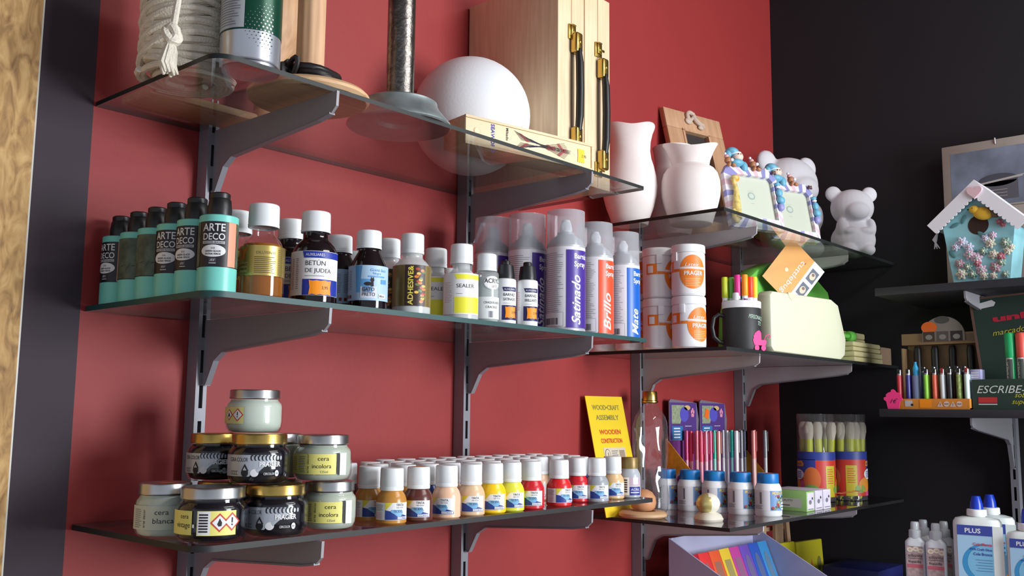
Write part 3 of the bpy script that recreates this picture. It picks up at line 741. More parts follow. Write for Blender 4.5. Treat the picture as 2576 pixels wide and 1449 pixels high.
# ================================================================= WAX JAR SHELF (left, lower)
Z = SA[2]
WAXW = mat((214, 222, 208), .3, name='white_wax'); WAXC = mat((200, 206, 190), .3, name='colourless_wax'); WAXB = mat((22, 18, 26), .12, name='black_wax')
def jar(name, label, R, Hh, wax, lid, rot, loc, deco, group=None):
    t = thing(name, label, 'jar', loc, rot, group)
    pr = [(0, .001), (R*.80, 0), (R*.90, Hh*.03), (R*.975, Hh*.12), (R, Hh*.24), (R, Hh*.58), (R*.975, Hh*.65), (R*.90, Hh*.70), (R*.86, Hh*.73), (R*.86, Hh*.82)]
    b = nb(); lathe(b, pr, seg=56); obj('jar_glass', b, CLEAR, t)
    b = nb(); lathe(b, [(max(0, r-.0016), z+.0016) for r, z in pr[:-1]]+[(R*.86-.0016, Hh*.775), (0, Hh*.775)], seg=48); obj('wax', b, wax, t)
    b = nb(); q = R*.885; lathe(b, [(q*.97, Hh*.80), (q, Hh*.79), (q*1.01, Hh*.80), (q*1.01, Hh*.825), (q, Hh*.84), (q, Hh*.965), (q*.98, Hh*.99), (q*.94, Hh), (q*.86, Hh*.995), (q*.80, Hh*.985), (0, Hh*.985)], seg=56); obj('lid', b, lid, t)
    if deco: deco(R, Hh).on_cyl('label', t, R+.0002, 0, .004)
    return t
def diamond(d, x, y, s, ex=True):
    Rr = mat((206, 70, 50), .5); d.poly([(x-s, y), (x, y-s), (x+s, y), (x, y+s)], Rr, 1); q = s*.78; d.poly([(x-q, y), (x, y-q), (x+q, y), (x, y+q)], PAPER, 2)
    if ex: d.rect(x-s*.08, y-s*.1, x+s*.08, y+s*.45, INK, 3); d.ell(x, y-s*.3, s*.1, s*.1, INK, 3, 8)
    else: d.poly([(x-s*.25, y-s*.15), (x-s*.1, y-s*.4), (x+s*.2, y-s*.35), (x+s*.25, y), (x, y+s*.45)], INK, 3)
def lab_blanca(R, Hh):
    d = Dec(); d.rect(-R*1.1, Hh*.16, R*.9, Hh*.60, mat((206, 210, 190), .5), 0); d.text('cera', -.002, Hh*.44, .006, INK, 1, w=.016); d.text('blanca', -.004, Hh*.28, .006, INK, 1, w=.024); d.text('arte decor', -.013, Hh*.20, .0035, INK, 1, rot=90); d.lines(-.030, Hh*.2, -.018, Hh*.56, 10, GREYINK, 1, .35); return d
def lab_incolora(R, Hh):
    d = Dec(); d.rect(-R*1.15, Hh*.17, R*.72, Hh*.60, YELLAB, 0); d.text('cera', .003, Hh*.46, .0055, INK, 1, w=.014); d.text('incolora', -.004, Hh*.30, .0055, INK, 1, w=.024); d.text('125ml', .006, Hh*.20, .003, GREYINK, 1)
    d.text('arte decor', -.008, Hh*.19, .0034, INK, 1, rot=90, w=.024); d.lines(-.024, Hh*.21, -.013, Hh*.57, 10, GREYINK, 1, .35); d.lines(-.037, Hh*.25, -.027, Hh*.55, 8, mat((200, 192, 90), .5), 1, .35)
    d.rect(R*.74, Hh*.17, R*.82, Hh*.62, INK, 0); d.rect(R*.86, Hh*.15, R*1.15, Hh*.62, PAPER, 0); return d
def lab_vintage(R, Hh):
    d = Dec(); d.rect(-R*1.3, Hh*.17, -R*.29, Hh*.60, YELLAB, 0); d.text('cera', -R*.70, Hh*.46, .0052, INK, 1); d.text('vintage', -R*.86, Hh*.30, .0062, INK, 1, w=.021)
    d.rect(-R*.14, Hh*.16, R*.95, Hh*.60, YELLAB, 0); d.rect(-R*.12, Hh*.17, R*.22, Hh*.59, PAPER, 1)
    for k in range(7): d.rect(-R*.08, Hh*(.22+.05*k), R*.16, Hh*(.22+.05*k+.028), INK, 2)
    diamond(d, R*.47, Hh*.39, Hh*.17, False); diamond(d, R*.82, Hh*.40, Hh*.17, True); d.rect(-R*.27, Hh*.30, -R*.21, Hh*.36, PAPER, 0); return d
def lab_black(R, Hh):
    d = Dec(); G = mat((186, 192, 202), .35, .3); d.poly([(-R*1.1, Hh*.17), (-R*.1, Hh*.17), (R*.02, Hh*.27), (R*.25, Hh*.30), (R*.75, Hh*.56), (R*.75, Hh*.59), (-R*1.1, Hh*.59)], G, 0)
    d.text('CERA COLOR', -R*.85, Hh*.46, .0048, INK, 1, w=.026); d.text('CCCC', -R*.80, Hh*.20, .0050, INK, 1, w=.011)
    for k in range(9): d.ell(-R*.02+k*R*.115, Hh*.535, R*.055, Hh*.058, INK, 1, 14); d.ell(R*.0+k*R*.115, Hh*.53, R*.032, Hh*.042, G, 2, 12)
    d.text('PRAGIER', R*.20, Hh*.365, .0058, PAPER, 3, w=.026, bold=.03); d.ell(-R*.25, Hh*.24, R*.12, Hh*.08, INK, 1); d.poly([(-R*.36, Hh*.28), (-R*.25, Hh*.42), (-R*.12, Hh*.28)], INK, 2); d.poly([(-R*.31, Hh*.29), (-R*.25, Hh*.36), (-R*.18, Hh*.29)], G, 3)
    d.ell(R*.06, Hh*.24, R*.13, Hh*.075, PAPER, 1); d.poly([(R*.1, Hh*.30), (R*.5, Hh*.46), (R*.16, Hh*.24)], G, 2); d.text('CERCOLOR', R*.34, Hh*.20, .0028, PAPER, 1, w=.013); d.ell(R*.78, Hh*.23, R*.07, Hh*.06, G, 1); d.text('M', R*.73, Hh*.20, .003, INK, 2)
    return d
def lab_top(R, Hh):
    d = Dec(); d.rect(-R*1.25, Hh*.22, -R*.12, Hh*.60, mat((226, 214, 140), .5), 0); diamond(d, -R*.75, Hh*.42, Hh*.13, False); diamond(d, -R*.35, Hh*.42, Hh*.15, True); return d
JH = .0595
pj = lambda px, py, z: (at(px, py, 2, z).x, at(px, py, 2, z).y, z)
J1 = (.3245, -.181, Z); J2 = (.3405, -.2585, Z); J3 = (.4212, -.266, Z); J4 = (.507, -.2605, Z)
jar('wax_jar', 'jar of white wax labelled cera blanca, leftmost on the lower shelf', .0340, .062, WAXW, SILV, deg(-45), J1, lab_blanca)
o = bpy.context.scene.collection.objects[-1]
d = Dec(); d.ell(0, 0, .011, .006, ORANGEST2, 0); o = d.on_flat('price_sticker', bpy.data.objects['wax_jar'], 0); o.rotation_euler = (deg(-90), 0, deg(40)); o.location = (.004, -.006, .0612)
jar('wax_jar', 'black wax jar with yellow cera vintage labels and a silver lid, frontmost', .0405, .061, WAXB, SILV, deg(-47), J2, lab_vintage)
jar('wax_jar', 'black wax jar with a gold lid in the bottom row, beside the vintage jar', .0392, .0605, WAXB, BRASS, deg(-47), J3, lab_black)
jar('wax_jar', 'lower of the two stacked cera incolora jars with yellow labels', .0350, .0600, WAXC, SILV, deg(-52), J4, lab_incolora)
jar('wax_jar', 'hidden gold-lidded jar carrying the pile, behind the vintage jar', .0385, .0605, WAXB, BRASS, 0, (.4045, -.1835, Z), None)
jar('wax_jar', 'hidden jar carrying the silver-lidded one, at the back of the pile', .0350, .0600, WAXC, SILV, 0, (.482, -.185, Z), None)
Z2_ = Z+.0608
jar('wax_jar', 'gold-lidded black jar in the second layer, left and behind its twin', .0345, .0580, WAXB, BRASS, deg(-58), (.3985, -.166, Z2_), lab_black)
jar('wax_jar', 'gold-lidded black jar in the second layer, directly above the vintage and gold-lidded jars', .0372, .0595, WAXB, BRASS, deg(-45), (.4065, -.2495, Z2_), lab_black)
jar('wax_jar', 'upper of the two stacked cera incolora jars with yellow labels', .0368, .0580, WAXC, SILV, deg(-52), (.4965, -.2575, Z2_-.0006), lab_incolora)
jar('wax_jar', 'silver-lidded jar in the second layer, barely showing behind the incolora jar', .0345, .0580, WAXC, SILV, 0, (.4820, -.180, Z2_-.0006), None)
jar('wax_jar', 'single white wax jar on top of the whole pile', .0365, .0560, WAXW, SILV, deg(-48), (.4520, -.168, Z2_+.0578), lab_top)

# small craft paint bottles
def paint_body(col):
    R = .0205; c = mat(col, .25, name='paint_%d_%d_%d' % col); b = nb()
    lathe(b, [(0, 0), (R*.90, 0), (R, .002), (R, .0275), (R*.97, .0325), (R*.88, .0375), (R*.74, .0418), (R*.70, .044), (0, .046)], seg=44); return mesh(b, c)
def paint_label():
    R = .0205; d = Dec(); w = 2*PI*R
    d.rect(-.034, .0060, .018, .0285, PAPER, 0)
    NB = mat((36, 62, 140), .5); LBB = mat((120, 178, 224), .5)
    d.poly([(-.0165, .0270), (-.0165, .0285), (-.0065, .0285), (-.0165, .0180)], mat((226, 214, 60), .5), 1)
    d.text('TINTA', .0035, .0240, .0034, INK, 2, 'C', w=.011); d.text('PARA TECIDO', .0035, .0213, .0016, INK, 2, 'C', w=.010)
    d.poly([(-.0165, .0065), (.0175, .0065), (.0175, .0100), (.010, .0125), (-.002, .0160), (-.0165, .0190)], NB, 1)
    d.poly([(-.008, .0195), (.006, .0195), (.0085, .0150), (.005, .0110), (.000, .0105), (-.004, .0135), (-.009, .0165)], LBB, 2); d.text('TECIDO', -.0055, .0158, .0032, mat((60, 70, 80), .5), 3, w=.012)
    d.rect(.000, .0072, .0165, .0102, PAPER, 3); d.text('CORES', .001, .0077, .0020, NB, 4, w=.013)
    d.lines(-.033, .0075, -.019, .0165, 8, mat((206, 140, 170), .5), 1, .35); d.lines(-.033, .0175, -.019, .0270, 8, GREYINK, 1, .4)
    f = lambda u, v, q: Vector(((R+.0002+q)*math.sin(u/R), -(R+.0002+q)*math.cos(u/R), v))
    return mesh(d.bm(f, .003), d.m)
PL = paint_label(); PC = cap_mesh(.0161, .0435, .0730)
pb = {}
def paint(name, col, loc, rz, label, group, capm=None):
    if col not in pb: pb[col] = paint_body(col)
    t = thing('paint_bottle', label, 'paint bottle', loc, deg(rz), group)
    o = obj('bottle_body', pb[col], None, t); o = obj('cap', PC, None, t); obj('label', PL, None, t)
    return t
OCH, BRN, PEA, BEI, YEL, LIM, RE1, RE2, SLV, GLD = (196, 138, 62), (96, 52, 44), (240, 196, 164), (226, 192, 154), (250, 208, 30), (224, 226, 70), (206, 36, 48), (220, 40, 44), (158, 164, 172), (226, 186, 136)
GP = 'small fabric paint bottles in the front row'
fr = [(984, OCH, 'ochre', -18), (1051, BRN, 'dark brown', -44), (1122, PEA, 'pale peach', -62), (1184, BEI, 'beige', -38), (1238, YEL, 'bright yellow', -38), (1285, LIM, 'lime yellow', -34), (1336, RE1, 'deep red', -46), (1406, RE2, 'scarlet red, label turned right', -18), (1452, RE1, 'crimson half-hidden', -46), (1501, SLV, 'silver grey', -38), (1541, GLD, 'pale gold', -34)]
ys = {1452: -.248, 1541: -.255}
for px, col, nm, rz in fr:
    y = ys.get(px, -.272)
    paint('p', col, (X_at(px, 1290, y), y, Z), rz, '%s fabric paint bottle with a white cap, in the front row' % nm, GP)
o = bpy.data.objects['paint_bottle.001']
d = Dec(); d.ell(0, 0, .0105, .008, ORANGEST, 0); o = d.on_flat('price_sticker', o, 0); o.rotation_euler = (deg(-90), 0, 0); o.location = (.0, 0, .0730)
paint('p', OCH, (X_at(927, 1300, -.2235), -.2235, Z), -18, 'second ochre fabric paint bottle, squeezed beside the incolora jars', GP)
random.seed(11)
bc = [RE1, PEA, BRN, OCH, LIM, (60, 120, 70), (40, 70, 150), YEL]
GR_ = 'white-capped paint bottles in the back rows'
for r_, y in enumerate((-.227, -.183, -.139, -.095)):
    n_ = 0
    for k in range(12):
        x = .632+.0455*k+(.022 if r_ % 2 else 0)-.01*(r_ == 0)
        if r_ == 0 and (k == 0 or x > 1.10 or abs(x-1.0075) < .045): continue
        if x > 1.14 or (r_ == 3 and x < .70): continue
        paint('p', bc[(k*3+r_) % 8], (x+random.uniform(-.001, .001), y+random.uniform(-.0007, .0007), Z), -45+random.uniform(-20, 20), 'white-capped paint bottle standing in the crowded back rows, mostly hidden', GR_)
# clear bottle with a bronze cap at the end
t = thing('acrylic_medium_bottle', 'clear bottle with a bronze-brown cap and dark blue label, rightmost on the lower shelf', 'bottle', (X_at(1584, 1262, -.262), -.262, Z), deg(-38))
R = .0195; b = nb(); lathe(b, [(0, 0), (R*.9, 0), (R, .002), (R, .036), (R*.95, .042), (R*.80, .048), (R*.74, .050), (R*.74, .053), (0, .053)], seg=40); obj('bottle_body', b, mat((176, 182, 190), .3), t)
b = nb(); lathe(b, [(.0150, .051), (.0155, .053, 0, 1), (.0150, .069, 0, 1), (.0140, .0705), (0, .0705)], seg=60, rib=.03); obj('cap', b, mat((140, 116, 66), .4, .3), t)
d = Dec(); d.rect(-.022, .005, .016, .036, PAPER, 0); d.rect(-.006, .005, .016, .020, mat((38, 48, 140), .5), 1); d.rect(-.006, .021, .016, .036, mat((196, 170, 190), .5), 1); d.rect(.000, .024, .010, .036, mat((226, 226, 236), .4), 2); d.text('ACRIL', -.004, .013, .0042, PAPER, 2, w=.017, shear=.2); d.rect(-.004, .009, .013, .0105, PAPER, 2)
for k in range(6): d.rect(-.018, .010+.004*k, -.010, .0122+.004*k, INK, 1)
d.on_cyl('label', t, R+.0001, 0, .003)

# ================================================================= CORNER SHELVES (top: vases, frames, bears)
Z = SB[0]
def zof(px, py, y): return at(px, py, 1, y).z
def vase(name, label, x, y, R, Hh, prof, wob):
    b = nb(); out = [(R*a, Hh*z) for a, z in prof]; inn = [(max(0, R*a-.004), Hh*z) for a, z in prof[::-1]]
    lathe(b, [(0, 0)]+out+inn[:-2]+[(0, Hh*.1)], seg=72, wob=wob)
    return tag(obj(name, b, BISQ, loc=(x, y, Z)), label, 'vase')
def wavy(H0, n, ar, az, ph):
    def f(r, z, a):
        k = max(0, (z/H0-.72)/.28)**1.6
        return r*(1+ar*k*math.cos(n*a+ph)), z+H0*az*k*math.cos(n*a+ph)
    return f
h = .216
vase('clay_vase', 'tall unpainted white vase with a wavy flared rim, beside the wooden cases', 1.437, -.088, .0600, h, [(.62, 0), (.66, .01), (.70, .06), (.86, .18), (.97, .30), (1, .40), (.96, .50), (.88, .60), (.79, .68), (.75, .76), (.78, .86), (.87, .95), (.96, 1)], wavy(h, 4, .06, .014, .3))
h = .172
vase('clay_vase', 'squat unpainted white vase with a pinched spout rim, nearest the shelf edge', 1.513, -.195, .0640, h, [(.66, 0), (.70, .01), (.76, .08), (.90, .24), (.98, .36), (1, .46), (.98, .56), (.91, .65), (.80, .71), (.66, .745), (.63, .76), (.65, .82), (.72, .91), (.80, .985), (.82, 1)], wavy(h, 2, .14, .034, 1.9))
h = .205
vase('clay_vase', 'unpainted white vase with a round rim, half hidden behind the squat one', 1.597, -.100, .0570, h, [(.62, 0), (.66, .01), (.72, .06), (.90, .2), (1, .38), (1, .5), (.9, .64), (.78, .74), (.74, .82), (.78, .92), (.84, 1)], None)

# wooden picture frame with an ornament, leaning on the wall
t = thing('leaning_picture_frame', 'plain wooden picture frame with a carved scroll, leaning behind the vases', 'picture frame', (1.671, -.099, Z+.0042), 0)
t.rotation_euler = (deg(-14), 0, deg(-12))
Wf, Hf, bw, bt = .205, .352, .056, .052
b = nb()
for a in ((0, Wf, 0, bw), (0, Wf, Hf-bt, Hf), (0, bw, bw, Hf-bt), (Wf-bw, Wf, bw, Hf-bt)): box(b, a[0], a[1], 0, .016, a[2], a[3], bev=.002)
for a in ((bw-.003, bw+.004), (Wf-bw-.004, Wf-bw+.003)): box(b, a[0], a[1], -.002, .01, bw, Hf-bt)
box(b, bw-.003, Wf-bw+.003, -.002, .01, Hf-bt-.004, Hf-bt+.003)
obj('frame', b, wood('mdf_wood', (186, 142, 108), (202, 160, 124), 6, 'Z'), t)
b = nb(); box(b, bw-.002, Wf-bw+.002, .010, .014, bw-.002, Hf-bt+.002); obj('backing', b, mat((50, 42, 42), .6), t)
b = nb(); OM = mat((196, 176, 160), .6)
cx, cz = Wf*.50, Hf-.024
tube(b, [(cx-.014+.016*math.cos(a)*(1-a/9), -.004, cz+.010+.016*math.sin(a)*(1-a/9)) for a in [k*.4 for k in range(16)]], [.0055]*10+[.0045]*6, 8)
tube(b, [(cx+.002, -.004, cz+.024), (cx-.004, -.005, cz+.012), (cx+.004, -.006, cz), (cx+.016, -.005, cz-.006), (cx+.028, -.004, cz-.004), (cx+.033, -.003, cz-.012)], [.003, .0055, .0065, .006, .005, .002], 8)
blob(b, (cx-.022, -.003, cz-.002), (.012, .005, .009)); blob(b, (cx+.018, -.004, cz-.014), (.010, .005, .006))
obj('scroll_ornament', b, OM, t, label='pale carved scroll')

# baby photo frames
LAV, PNK, WHT, BBL, BRB = mat((150, 150, 206), .45), mat((228, 196, 210), .45), mat((236, 232, 242), .45), mat((104, 172, 200), .45), mat((176, 120, 84), .5)
def baby_frame():
    t = thing('baby_photo_frame', 'x', 'photo frame'); w, h = .148, .150
    b = nb(); bw = .022
    # striped ring: outer (chamfered) and inner (chamfered) outlines in matching segments
    O = [(.004, 0), (w-.004, 0), (w, .004), (w, h-.022), (w-.014, h), (.014, h), (0, h-.022), (0, .004)]
    I = [(bw, bw), (w-bw, bw), (w-bw, bw), (w-bw, h-bw-.014), (w-bw-.008, h-bw-.004), (bw+.008, h-bw-.004), (bw, h-bw-.014), (bw, bw)]
    mats_ = [WHT, LAV, PNK]; c = 0
    for i in range(8):
        j = (i+1) % 8; n = 9 if abs(O[i][0]-O[j][0])+abs(O[i][1]-O[j][1]) > .06 else 1
        for k in range(n):
            f0, f1 = k/n, (k+1)/n; L = lambda P, Q, f: (P[0]+(Q[0]-P[0])*f, P[1]+(Q[1]-P[1])*f)
            o0, o1, i0, i1 = L(O[i], O[j], f0), L(O[i], O[j], f1), L(I[i], I[j], f0), L(I[i], I[j], f1)
            V = [b.verts.new((q[0], yy, q[1])) for q, yy in ((o0, .006), (o1, .006), (i1, -.004), (i0, -.004), (o0, .018), (o1, .018), (i1, .006), (i0, .006))]
            for q in ((0, 1, 2, 3), (3, 2, 6, 7), (1, 0, 4, 5), (7, 6, 5, 4)):
                try: f = b.faces.new([V[z] for z in q]); f.material_index = (1 if n == 1 else (0, 1, 0, 2)[c % 4])
                except ValueError: pass
            c += 1
    bmesh.ops.remove_doubles(b, verts=b.verts[:], dist=1e-6); bmesh.ops.recalc_face_normals(b, faces=b.faces[:])
    obj('frame', b, mats_, t, ang=20)
    b = nb(); box(b, bw-.001, w-bw+.001, .005, .009, bw-.001, h-bw-.003); o = obj('photo_insert', b, mat((194, 200, 184), .4), t)
    d = Dec(); G = mat((150, 166, 156), .5); d.ell(w*.45, h*.52, .010, .009, G, 0); d.ell(w*.45, h*.52, .007, .006, mat((186, 198, 186), .5), 1); d.rect(w*.45-.005, h*.40, w*.45+.005, h*.405, G, 0); d.rect(w*.45-.008, h*.60, w*.45+.008, h*.603, G, 0); d.on_flat('print', o, .005)
    # baby in a blue cap peeping over the top
    b = nb(); blob(b, (.045, .004, h+.020), (.0135, .012, .012), 0); blob(b, (.049, -.004, h+.019), .003, 0); blob(b, (.040, .002, h+.004), (.017, .011, .009), 1); blob(b, (.056, -.001, h-.004), (.008, .006, .012), 1)
    blob(b, (.034, .006, h+.031), (.0165, .014, .0105), 1, Matrix.Rotation(.3, 4, 'Y')); blob(b, (.022, .007, h+.026), (.008, .008, .010), 1)
    tube(b, [(.040+.0135*math.cos(a), .004-.010*math.sin(a), h+.0265+.002*math.cos(a)) for a in [k*PI/8 for k in range(9)]], .0018, 6, 2)
    blob(b, (.0455, -.0075, h+.022), .0014, 3); blob(b, (.039, -.0078, h+.022), .0014, 3)
    obj('baby_figure', b, [mat((226, 200, 182), .45), BBL, WHT, INK], t, label='baby figure in a blue cap')
    def cub(x, z, nm):
        b = nb(); blob(b, (x, .003, z), (.0085, .008, .0085), 0); blob(b, (x+.004, -.005, z-.002), (.0045, .004, .0038), 1); blob(b, (x-.002, .004, z+.009), .0055, 2); blob(b, (x-.005, .004, z+.016), .0032, 1)
        blob(b, (x-.003, -.002, z-.012), (.004, .005, .007), 0, Matrix.Rotation(.4, 4, 'Y')); blob(b, (x+.011, -.001, z-.012), (.006, .004, .004), 0, Matrix.Rotation(.5, 4, 'Y'))
        obj('bear_figure', b, [BRB, WHT, mat((226, 170, 170), .5)], t, label='little brown bear figure')
    cub(.016, h+.008, 'l'); cub(.085, h+.006, 'r')
    b = nb(); blob(b, (w-.012, -.002, h-.010), (.007, .004, .003), 0, Matrix.Rotation(.6, 4, 'Y')); blob(b, (w-.012, -.002, h-.010), (.007, .004, .003), 0, Matrix.Rotation(-.6, 4, 'Y')); obj('bow', b, mat((96, 72, 74), .5), t)
    b = nb(); tube(b, [(.008, -.006, .014), (.012, -.007, .05), (.016, -.007, .082), (.012, -.008, .108)], [.010, .0085, .0055, .0045], 10); blob(b, (.017, -.008, .112), (.0095, .006, .0055)); blob(b, (.004, -.007, .02), (.011, .006, .018))
    GIR = mat((214, 190, 110), .5, var=.35, scale=120, name='giraffe_spots'); obj('giraffe_figure', b, GIR, t, label='spotted yellow giraffe figure')
    b = nb(); x = w-.010
    blob(b, (x, -.005, .110), (.0075, .006, .0048), 0); blob(b, (x, -.006, .103), (.006, .005, .0035), 2); blob(b, (x+.001, -.006, .090), (.008, .006, .010), 0); blob(b, (x+.002, -.006, .072), (.010, .007, .009), 0, Matrix.Rotation(.5, 4, 'Y')); blob(b, (x, -.005, .055), (.008, .006, .009), 1); blob(b, (x+.005, -.005, .060), (.004, .004, .008), 0); blob(b, (x, -.005, .1), .003, 3)
    obj('soldier_figure', b, [BBL, LAV, WHT, INK], t, label='small blue figure')
    return t
fr_ = baby_frame()
fr_.location = (1.571, -.266, Z); fr_.rotation_euler = (deg(-12), 0, deg(-23)); fr_['label'] = 'left of two pastel striped baby photo frames, with an orange price sticker'; fr_['group'] = 'pastel baby photo frames'
d2 = dup(fr_, (1.757, -.268, Z), None, 'right of two pastel striped baby photo frames, beside the small white bear')
d = Dec(); d.ell(0, 0, .010, .009, ORANGEST, 0); o = d.on_flat('price_sticker', fr_, .004); o.location = (.030, 0, .118)

# polystyrene bears
def bear(label, loc, rz, s, blobs, hf):
    b = nb()
    for c, r in blobs: blob(b, tuple(x*s for x in c), tuple(x*s for x in r) if isinstance(r, tuple) else r*s, seg=24)
    o = obj('polystyrene_bear', b, mat((214, 212, 218), .8, bump=.12, bscale=260, name='bear_polystyrene'), loc=loc, rotz=rz, ang=180)
    m = o.modifiers.new('r', 'REMESH'); m.mode = 'VOXEL'; m.voxel_size = .0032*s/.9; m.use_smooth_shade = True
    m = o.modifiers.new('s', 'SMOOTH'); m.iterations = 5; m.factor = .5
    return tag(o, label, 'bear')
base = [((0, 0, .056), (.070, .056, .058)), ((0, .0, .085), (.056, .044, .046)), ((-.030, -.030, .020), (.026, .030, .020)), ((.030, -.030, .020), (.026, .030, .020)),
        ((-.046, -.026, .090), (.017, .022, .032)), ((.046, -.026, .090), (.017, .022, .032)), ((-.024, -.045, .078), (.024, .012, .012)), ((.024, -.045, .078), (.024, .012, .012)),
        ((0, 0, .160), (.068, .056, .060)), ((-.058, .004, .205), (.026, .014, .026)), ((.058, .004, .205), (.026, .014, .026)), ((0, -.044, .143), (.037, .024, .029))]
bear('large white polystyrene bear standing behind the baby photo frames', (2.095, -.146, Z+.003), deg(-20), 1.24, base, 0)
bear('small white polystyrene bear at the shelf front, right of the photo frames', (2.166, -.288, Z+.002), deg(-46), .82, base, 0)

# ================================================================= CORNER SHELF, second: tubs, mug, die-cutting machine
Z = SB[1]
ORG2 = mat((240, 128, 40), .45, name='orange_print')
def tub():
    t = thing('glue_tub', 'x', 'tub'); R, h = .0340, .1045
    b = nb(); lathe(b, [(0, .001), (R*.9, 0), (R*.985, .003), (R, .008), (R, .083), (R*.97, .088), (R*.94, .089), (0, .09)], seg=56); obj('tub_body', b, mat((236, 236, 238), .35), t)
    b = nb(); lathe(b, [(R*.99, .0875), (R*1.02, .0885, 0, 1), (R*1.01, .1015, 0, 1), (R*.98, .1035), (R*.90, h), (R*.86, h-.0012), (0, h-.0012)], seg=96, rib=.014); obj('lid', b, WHITE, t)
    d = Dec(); d.ell(0, .047, .0285, .0345, ORG2, 0, 40); d.rect(-.043, .054, .030, .0572, PAPER, 1); d.rect(-.043, .048, -.027, .0535, ORG2, 0); d.text('Latex', -.018, .0585, .0068, PAPER, 2, shear=.3, w=.03)
    d.rect(-.0275, .0525, .027, .0533, PAPER, 1); d.text('PRAGER', -.019, .0405, .0085, PAPER, 2, w=.040, bold=.02); d.lines(-.016, .018, .018, .036, 5, mat((250, 176, 110), .5), 1, .4)
    for a in (-.107, .107):
        if a < 0: d.rect(-.068, .048, -.044, .070, ORG2, 0); d.rect(-.064, .051, -.052, .066, PAPER, 1)
    d.on_cyl('label', t, R+.0001, 0, .004)
    b = nb(); box(b, -.006, .006, -.002, .0005, .070, .088, 0, .001); o = obj('seal_tab', b, WHITE, t); o.location = (-R*.92, -R*.42, 0); o.rotation_euler = (0, 0, deg(-65))
    return t
tb = tub(); k = 0
names = [('nearest the mug', 'front'), ('second from the shelf edge', 'second'), ('third from the shelf edge', 'third'), ('nearest the red wall', 'back')]
rots = {(0, 1): -42, (0, 0): -16, (1, 1): 10, (1, 0): 14, (2, 0): 0, (2, 1): -10, (3, 0): 5, (3, 1): -20}
for i in range(4):
    for lv in (0, 1):
        l = '%s orange-and-white glue tub of the two stacked %s' % ('upper' if lv else 'lower', names[i][0])
        lc = (1.4135, -.246+.0702*i, Z+lv*.1052)
        if k == 0: tb.location = lc; tb.rotation_euler.z = deg(rots[(i, lv)]); tb['label'] = l; tb['group'] = 'orange and white glue tubs stacked in pairs'
        else: dup(tb, lc, deg(rots[(i, lv)]), l)
        k += 1
# chalkboard mug full of chunky markers
mx = X_at(1867, 880, -.298); mp_ = (mx, -.298, Z)
t = thing('mug', 'matt black mug with chalk writing, holding bright marker pens', 'mug', mp_, deg(-42)); R = .0395
b = nb(); lathe(b, [(0, .002), (R*.88, 0), (R*.97, .002), (R, .007), (R, .086), (R*.985, .0875), (R*.95, .086), (R*.94, .008), (0, .006)], seg=56); obj('mug_body', b, mat((40, 40, 42), .55), t)
b = nb(); tube(b, [(-R+.002, 0, .072), (-R-.010, 0, .075), (-R-.020, 0, .068), (-R-.024, 0, .048), (-R-.020, 0, .028), (-R-.008, 0, .018), (-R+.002, 0, .016)], .0045, 10); obj('handle', b, mat((34, 34, 36), .4), t)
d = Dec(); CH = mat((190, 220, 200), .7); d.text('PERSONALIZA', .000, .066, .0085, CH, 0, rot=-6, w=.046, shear=.2); d.text('TE', .022, .052, .0085, CH, 0, rot=-4, shear=.2); d.on_cyl('chalk_writing', t, R+.0002, 0, .003)
t = thing('pen_insert', 'white plastic ring insert sitting in the rim of the black mug', 'pen holder', (mx, -.298, Z+.0870)); b = nb(); lathe(b, [(.0355, .0), (.0398, .0008), (.0402, .014), (.0385, .0155), (.0362, .0145), (.0355, .004), (.0355, 0)], seg=56); obj('ring', b, WHITE, t)
mk = [(-.033, .004, (206, 220, 50), 'lime', -4), (-.0185, -.024, (206, 206, 210), 'white', 0), (-.011, -.012, (232, 50, 140), 'magenta', 0), (.003, -.017, (255, 160, 30), 'orange', 0), (.0155, -.013, (232, 70, 40), 'red', 0), (.0265, -.006, (250, 214, 40), 'yellow', 0), (-.018, .006, (120, 200, 80), 'green', 0), (.0, .006, (90, 160, 220), 'blue', 0)]
ca, sa = math.cos(deg(-45)), math.sin(deg(-45))
for x, y, c, nm, tl in mk:
    t = thing('marker_pen', '%s-capped marker pen standing in the black mug' % nm, 'marker pen', (mx+x*ca-y*sa, -.298+x*sa+y*ca, Z+.0065+(.003 if nm in('magenta', 'orange') else 0)), deg(-45), 'bright marker pens in the black mug')
    hh = .148 if nm != 'white' else .112
    b = nb(); lathe(b, [(0, 0), (.0058, .0), (.0058, hh-.042), (0, hh-.042)], seg=20); obj('barrel', b, WHITE, t)
    b = nb(); lathe(b, [(.0060, hh-.044), (.0066, hh-.043), (.0066, hh-.003), (.0058, hh), (0, hh)], seg=24); obj('pen_cap', b, mat(c, .35), t)
    d = Dec(); d.rect(-.0045, .088, .0045, .098, mat((120, 60, 130), .5) if nm == 'orange' else GREYINK, 0); d.on_cyl('print', t, .0059, 0, .002)
def card_tag(name, label, loc, rz, pts, w, extra=None, grp=None):
    b = nb(); prism(b, [(p[0]*w, p[1]*w) for p in pts], 0, .0015)
    if extra: extra(b, w)
    return tag(obj(name, b, PINKH, loc=loc, rotz=rz), label, 'price tag')
def stroller_x(b, w):
    for cx in (-.22, .26):
        prism(b, [(w*(cx+.17*math.cos(a)), w*(.15+.17*math.sin(a))) for a in [k*PI/10 for k in range(20)]], -.0004, .0011)
    tube(b, [(w*x, .0006, w*z) for x, z in ((.34, .62), (.44, .86), (.58, .96), (.74, .94), (.80, .84), (.74, .76), (.66, .80))], .0009, 6)
pts = [(-.38, .30), (.42, .30), (.50, .52), (.46, .62), (.12, .62), (.12, 1.0), (.06, 1.12), (-.05, 1.20), (-.10, 1.16), (-.20, 1.14), (-.26, 1.06), (-.36, 1.02), (-.38, .92), (-.46, .84), (-.43, .72), (-.50, .62), (-.46, .46)]
